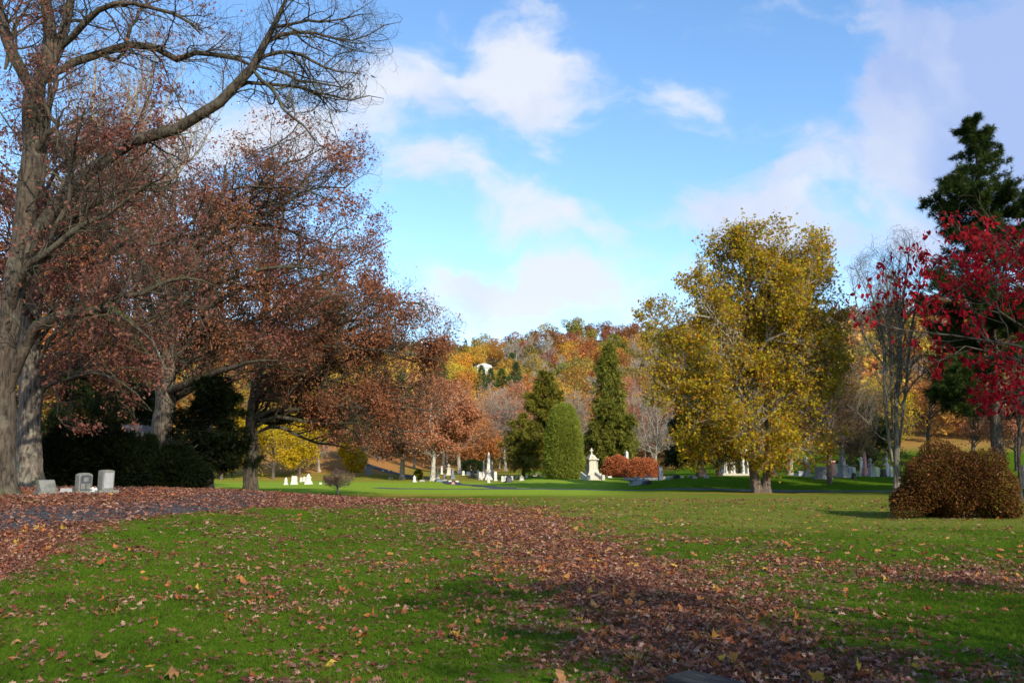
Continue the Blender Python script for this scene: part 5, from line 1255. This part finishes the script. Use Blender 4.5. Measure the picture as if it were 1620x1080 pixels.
# ================================================================== HILL
rgH = np.random.default_rng(77)
def hill_mesh(kind, seed, n, ls):
    rg = np.random.default_rng(seed)
    trunk = catmull([(0, 0, -.5, .3), (.1, 0, 3, .24), (0, .1, 7, .14), (0, 0, 11, .05)], 8)
    parts = [tubes(trunk[None, :, :3], trunk[None, :, 3], 6)]
    if kind == 'round':
        env = [(np.array([0, 0, 7.8]), np.array([4.6, 4.6, 4.6]))] + [(np.array([rg.normal() * 2.6, rg.normal() * 2.6, 8 + rg.normal() * 2]), np.array([2.4, 2.4, 2.0]) * rg.uniform(.8, 1.2)) for _ in range(7)]
        p = sample_env(rg, env, n, (.7, 1.0)); s = ls * rg.uniform(.6, 1.3, n)
        lv = scatter(T_maple() , p, rg.normal(size=(n, 3)), nrmz(p - np.array([0, 0, 6])) + rg.normal(size=(n, 3)) * .3, s, rg.uniform(0, 1, n))
        bm_, lm_ = 'bark_pale', 'lf_hill'
    elif kind == 'cone':
        h = rg.uniform(.06, 1, n) ** .9; a = rg.uniform(0, 6.28, n); r = (1 - h) ** .8 * 3.2 * rg.uniform(.55, 1.05, n) * (1 + .12 * np.sin(h * 60))
        p = np.stack([r * np.cos(a), r * np.sin(a), h * 14], 1); s = ls * rg.uniform(.6, 1.3, n)
        lv = scatter(T_spray(), p, np.stack([np.cos(a), np.sin(a), -.3 + 0 * a], 1) + rg.normal(size=(n, 3)) * .3, rg.normal(size=(n, 3)) * .3 + np.array([0, 0, 1]), s, rg.uniform(0, 1, n))
    else:
        lv = None
        L1 = []
        for t_ in sample_env(rg, [(np.array([0, 0, 8.5]), np.array([3.6, 3.6, 4.6]))], 16): 
            L1.append(limb_to(rg, (0, 0, min(max(t_[2] * .5, 2), 8)), t_, .1, 6, -.02))
        P1, R1 = batch(L1); P2, R2 = spawn(rg, P1, R1, 7, 2.5, .6, 5, .15, .15, None, minr=.05); P3, R3 = spawn(rg, P2, R2, 5, 1.4, .6, 3, .15, .15, None, minr=.045)
        parts += [tubes(P1, np.maximum(R1, .07), 4), tubes(P2, R2, 3), tubes(P3, R3, 3)]
        k = n; lv = make_leaves(rg, (P3, R3), k, .5, T_diamond(), .2)
    V, Fo, A = join(parts + [lv]); nt_ = sum(len(q[1][0]) for q in parts)
    # leaf faces come after; build mesh with two slots
    nV = sum(len(q[0]) for q in parts)
    tot = 0; midx = []
    for f in Fo: midx.append((f[:, 0] >= nV).astype(np.int32))
    return np_mesh('hill_tree', V, Fo, None, {'rnd': A}, mats=[M['bark_pale'], M['lf_hill']], midx=np.concatenate(midx))
HM = {'round': [hill_mesh('round', 300 + i, 1500, .75) for i in range(5)], 'cone': [hill_mesh('cone', 310 + i, 1100, 1.0) for i in range(2)], 'bare': [hill_mesh('bare', 320 + i, 140, .5) for i in range(3)]}
PAL = {'orange': (.50, .20, .05), 'yellow': (.58, .38, .05), 'rust': (.30, .12, .05), 'olive': (.30, .24, .05), 'red': (.36, .10, .06), 'green': (.10, .15, .05), 'brown': (.26, .18, .13), 'gold': (.54, .29, .05)}
LABH = {'orange': 'orange-crowned tree in the wood covering the far hillside', 'yellow': 'yellow-crowned tree in the wood covering the far hillside', 'gold': 'golden tree in the wood covering the far hillside',
        'rust': 'dark rust tree in the wood covering the far hillside', 'olive': 'olive-green leafy tree in the wood covering the far hillside', 'red': 'red-crowned tree in the wood covering the far hillside',
        'green': 'dark green conifer in the wood covering the far hillside', 'brown': 'bare grey-brown tree in the wood covering the far hillside'}
houses = [(763, 583), (722, 635)]
cand = []
yy = 185.0
while yy < 668:
    sp = 9.5 + yy * .010; xlo, xhi = X(-500, yy), X(2100, yy)
    xx = xlo
    while xx < xhi:
        cand.append((xx + rgH.uniform(-3, 3), yy + rgH.uniform(-3, 3))); xx += sp
    yy += sp * .85
cand = np.array(cand); cz = hgt(cand[:, 0], cand[:, 1])
cpx = 810 + F * cand[:, 0] / (cand[:, 1] * .989); cpy = 742 - F * (cz + 8 - CAMZ) / cand[:, 1]
def nf(x, y, s, p): return math.sin(x * s + p) * math.sin(y * s * 1.3 + p * 2) + .5 * math.sin(x * s * 2.3 - y * s * 1.9 + p)
vis = []; stuffc = []
keepm = np.ones(len(cand), bool)
HOUSEP = []
for (hx, hy) in houses:
    best = min(np.linspace(250, 640, 400), key=lambda y_: abs((742 - F * (hg(X(hx, y_), y_) + 4 - CAMZ) / y_) - hy))
    HOUSEP.append((X(hx, best), best))
for i in range(len(cand)):
    for (a, b) in HOUSEP:
        if abs(cand[i, 0] - a * cand[i, 1] / b) < 11 and b - 110 < cand[i, 1] < b + 9: keepm[i] = False
def colour_of(x, y, px, py):
    r = rgH.uniform(); n = nf(x, y, .045, 1.3)
    if y > 585 and r < .75: return 'rust' if r < .6 else 'red'
    if 720 < px < 830 and 585 < py < 640: 
        if r < .55: return 'green'
        return 'gold' if r < .8 else 'yellow'
    if px < 770 and py > 545: return 'yellow' if r < .45 else ('gold' if r < .7 else ('olive' if r < .85 else 'green'))
    if 800 < px < 880 and 530 < py < 590 and r < .45: return 'brown'
    if py > 640: return 'orange' if r < .4 else ('brown' if r < .7 else 'gold')
    if n > .35: return 'brown' if r < .6 else 'olive'
    if n > 0: return 'orange' if r < .45 else ('gold' if r < .75 else 'olive')
    if n > -.6: return 'gold' if r < .4 else ('rust' if r < .6 else ('red' if r < .72 else 'olive'))
    return 'yellow' if r < .35 else ('orange' if r < .7 else 'brown')
inview = [i for i in range(len(cand)) if keepm[i] and 690 < cpx[i] < 1045]
inview2 = [i for i in range(len(cand)) if keepm[i] and 1440 < cpx[i] < 1480]
# the 300 that show largest: nearest ones plus the skyline
order = sorted(inview, key=lambda i: cand[i, 1])
print('hill trees in view', len(order), 'all', len(cand))
step = order if len(order) <= 300 else order[:300]
ind = set(step)
for i in step:
    x, y = cand[i]; cl = colour_of(x, y, cpx[i], cpy[i]); kind = 'cone' if cl == 'green' else ('bare' if cl == 'brown' else 'round')
    me = HM[kind][rgH.integers(0, len(HM[kind]))]
    nm = {'cone': 'hillside_conifer', 'bare': 'hillside_bare_tree', 'round': 'hillside_tree'}[kind]
    o = bpy.data.objects.new(nm, me); COL.objects.link(o)
    o.location = (x, y, cz[i] - .3); o.rotation_euler = (0, 0, rgH.uniform(0, 6.28)); s = rgH.uniform(.72, 1.3) * (1.0 if y > 400 else 1.0); o.scale = (s, s, s * rgH.uniform(.9, 1.15))
    c = np.array(PAL[cl]) * rgH.uniform(.8, 1.25) ; c = c * (1 + rgH.normal(size=3) * .08); o.color = (*np.clip(c, .01, .9), 1)
    q_ = cpx[i]; zn = 'ridge' if y > 600 else ('upper hillside' if y > 480 else ('middle of the hillside' if y > 340 else 'foot of the hillside'))
    wh = ('beside the russet oak crowns' if q_ < 735 else 'above the white obelisks' if q_ < 795 else 'above the olive cedars' if q_ < 865 else 'above the arborvitae' if q_ < 925 else 'around the tall spruce' if q_ < 1000 else 'left of the sycamore')
    tag(o, ('large ' if s > 1.18 else 'small ' if s < .97 else '') + LABH[cl].split(' in the wood')[0] + (' on the ' if zn != 'foot of the hillside' else ' at the ') + zn + ' ' + wh, 'tree', 'autumn trees covering the far hillside')
# everything else: the rest of the wood as one mass
rest = [i for i in range(len(cand)) if keepm[i] and i not in ind and (cand[i, 1] > 250 or not (690 < cpx[i] < 1045))]
rest = [i for i in rest if cpx[i] > -150 and cpx[i] < 1750]
P_all = []; U_all = []; N_all = []; S_all = []; A_all = []; C_all = []
for i in rest:
    x, y = cand[i]; hot = (690 < cpx[i] < 1045); n = 420 if hot else 110; ls = 1.1 if hot else 2.0
    cl = colour_of(x, y, cpx[i], cpy[i]); c = np.array(PAL[cl]) * rgH.uniform(.8, 1.2)
    u = nrmz(rgH.normal(size=(n, 3))) * (rgH.uniform(.75, 1.05, n))[:, None]
    ph = rgH.uniform(0, 6.28, 3); lump = 1 + .16 * np.sin(u[:, 0] * 5 + ph[0]) * np.sin(u[:, 1] * 5 + ph[1]) + .12 * np.sin(u[:, 2] * 7 + ph[2])
    rad = np.array([4.4, 4.4, 5.0]) * rgH.uniform(.75, 1.3)
    if cl == 'green': u[:, :2] *= (.25 + .75 * (1 - (u[:, 2:3] + 1) / 2)); rad = np.array([3.6, 3.6, 7.5])
    p = np.array([x, y, cz[i] + 7.4]) + u * rad * lump[:, None]
    P_all.append(p); S_all.append(ls * rgH.uniform(.6, 1.3, n)); A_all.append(rgH.uniform(0, 1, n)); N_all.append(u + rgH.normal(size=(n, 3)) * .3); C_all.append(np.repeat(c[None], n, 0))
P_all = np.concatenate(P_all); n = len(P_all); C_all = np.concatenate(C_all)
V, Fo, A = scatter(T_diamond(.9, .1), P_all, rgH.normal(size=(n, 3)), np.concatenate(N_all), np.concatenate(S_all), np.concatenate(A_all))
def wood_mat():
    m, nt, b = newmat('distant_wood_leaves'); a = nt.nodes.new('ShaderNodeAttribute'); a.attribute_name = 'tint'
    v = mth(nt, 'MULTIPLY_ADD', attr(nt, 'rnd'), .6, .6); hs = nt.nodes.new('ShaderNodeHueSaturation'); nt.links.new(a.outputs['Color'], hs.inputs['Color']); nt.links.new(v, hs.inputs['Value'])
    nt.links.new(hs.outputs[0], b.inputs['Base Color'])
    t = nt.nodes.new('ShaderNodeBsdfTranslucent'); nt.links.new(hs.outputs[0], t.inputs[0]); ms = nt.nodes.new('ShaderNodeMixShader'); ms.inputs[0].default_value = .35
    nt.links.new(b.outputs[0], ms.inputs[1]); nt.links.new(t.outputs[0], ms.inputs[2]); nt.links.new(ms.outputs[0], nt.nodes['Material Output'].inputs[0]); return m
me = np_mesh('distant_wood', V, Fo, wood_mat(), {'rnd': A})
at = me.attributes.new('tint', 'FLOAT_COLOR', 'POINT'); at.data.foreach_set('color', np.concatenate([np.repeat(C_all, 4, 0), np.ones((n * 4, 1))], 1).astype(np.float32).ravel())
o = link('distant_wood', me); tag(o, 'autumn wood of mixed orange and rust crowns covering the hill', 'wood', kind='stuff')
# houses
for k, (hx, hy) in enumerate(HOUSEP):
    z = hg(hx, hy); root = empty('house', (hx, hy, z - .5), ['white house high on the wooded hillside', 'white house low on the hillside left of the thin-leaved oak'][k], 'house', rz=.35 - .5 * k)
    link('wall', B().box(0, 0, 0, 9, 6, 4.6).mesh('wall', M['white_stone']), root)
    link('roof', B().prism([(-5, 4.603), (5, 4.603), (4.1, 6.0), (0, 7.2), (-4.1, 6.0)], -3.5, 3.5).mesh('roof', M['white_stone']), root)
    for q in (-3, 0, 3): link('window', B().box(q, -3.03, 1.9, 1.1, .08, 1.5).mesh('window', M['iron']), root)

# ================================================================== FALLEN LEAVES AND GRASS
rg = np.random.default_rng(500)
def ground_pts(n, y0, y1, pw=1.0, lim=.72, xmargin=1.5):
    u = rg.uniform(0, 1, n); y = np.sqrt(y0 ** 2 + u * (y1 ** 2 - y0 ** 2)) if pw == 1 else (y0 + (y1 - y0) * u ** pw)
    x = rg.uniform(-1, 1, n) * (lim * y + xmargin); return x, y
def litter(n, y0, y1, tpl, size, mat_fac, dens_pow=1.3, z=.012, flat=.6, pw=1.0, right=False):
    x, y = ground_pts(n, y0, y1, pw); d = leafden(x, y) ** dens_pow
    rt_ = right
    cl = np.sin(x * 5.1 + 2 * np.sin(y * 3.3)) * np.sin(y * 4.3 + 2 * np.sin(x * 2.7 + 1)) + .6 * np.sin(x * 11 + y * 7) * np.sin(y * 13 - x * 5)
    d = d * np.where(d < .6, np.clip(.9 + 1.0 * cl, .1, 2.5), 1)
    if right: d = d * np.where(x / y > -.08, 1.0, .15)
    k = rg.uniform(0, 1, n) < d; ln = near_lane(x[k], y[k]); k2 = rg.uniform(0, 1, k.sum()) < np.where(ln < 1.2, np.where(y[k] < 13, .38, np.where(y[k] < 17, .6, .88)), 1.0)
    x, y = x[k][k2], y[k][k2]; m = len(x)
    C_ = np.stack([x, y, hgt(x, y) + z + rg.uniform(-.02, .025, m)], 1)
    a = rg.uniform(0, 6.28, m); U = np.stack([np.cos(a), np.sin(a), rg.normal(size=m) * flat * .5], 1)
    N_ = np.stack([rg.normal(size=m) * flat, rg.normal(size=m) * flat, np.where(rg.uniform(0, 1, m) < .5, 1., -1.)], 1)
    s = size * rg.uniform(.6, 1.35, m)
    return scatter(tpl, C_, U, N_, s, rg.uniform(0, 1, m))
A1 = litter(190000, 4.5, 17, T_oak(), .082, 1)
A2 = litter(330000, 17, 36, T_oak2(), .10, 1)
A3 = litter(240000, 36, 50, T_diamond(.5, .2), .13, 1)
V, Fo, A = join([A1, A2, A3])
o = link('fallen_leaves', np_mesh('fallen_leaves', V, Fo, M['litter'], {'rnd': A})); tag(o, 'brown oak leaves strewn in drifts over the lawn and path', 'fallen leaves', kind='stuff')
o1 = litter(2300, 4.5, 17, T_maple2(), .125, 1, 1.2, z=.03); o2 = litter(34000, 15, 50, T_oak2(), .14, 1, .8, z=.03, right=True)
V, Fo, A = join([o1, o2])
# thin these out: they are only a part of the cover
o = link('orange_leaves', np_mesh('orange_leaves', V, Fo, M['litter_orange'], {'rnd': A})); tag(o, 'orange and yellow maple leaves scattered over the brown ones', 'fallen leaves', kind='stuff')
def grass(n, y0, y1, size, tpl, pw=1.0):
    x, y = ground_pts(n, y0, y1, pw); k = near_lane(x, y) > 1.25
    k &= rg.uniform(0, 1, n) > leafden(x, y) * .75
    x, y = x[k], y[k]; m = len(x)
    C_ = np.stack([x, y, hgt(x, y) - .004], 1); a = rg.uniform(0, 6.28, m)
    dr = S(x / y, -.12, .1) * S(y, 15, 27) * (.7 + .3 * np.sin(x * .9 + np.sin(y * .5) * 2))
    return scatter(tpl, C_, np.stack([np.cos(a), np.sin(a), 0 * a], 1), np.tile([0, 0, 1.], (m, 1)), size * rg.uniform(.5, 1.3, m) * (1 + .3 * np.sin(x * 2.7 + y) * np.sin(y * 3.1 - x * .8)), np.clip(rg.uniform(0, .62, m) + .45 * dr + .14 * np.sin(x * 1.9 + 2 * np.sin(y * 1.1)) * np.sin(y * 2.3 + np.sin(x * 1.4)) + .32 * np.clip(np.sin(x * .83 + 1.5 * np.sin(y * .41 + 1)) * np.sin(y * .67 + 1.2 * np.sin(x * .5)) - .45, 0, 1), 0, 1))
g = [grass(150000, 4.5, 13, .05, T_grass(3, 4)), grass(150000, 13, 26, .055, T_grass(4, 4)), grass(110000, 26, 45, .06, T_grass(5, 4))]
V, Fo, A = join(g)
o = link('grass', np_mesh('grass', V, Fo, M['grassblade'], {'rnd': A})); tag(o, 'short green lawn grass', 'grass', kind='stuff')
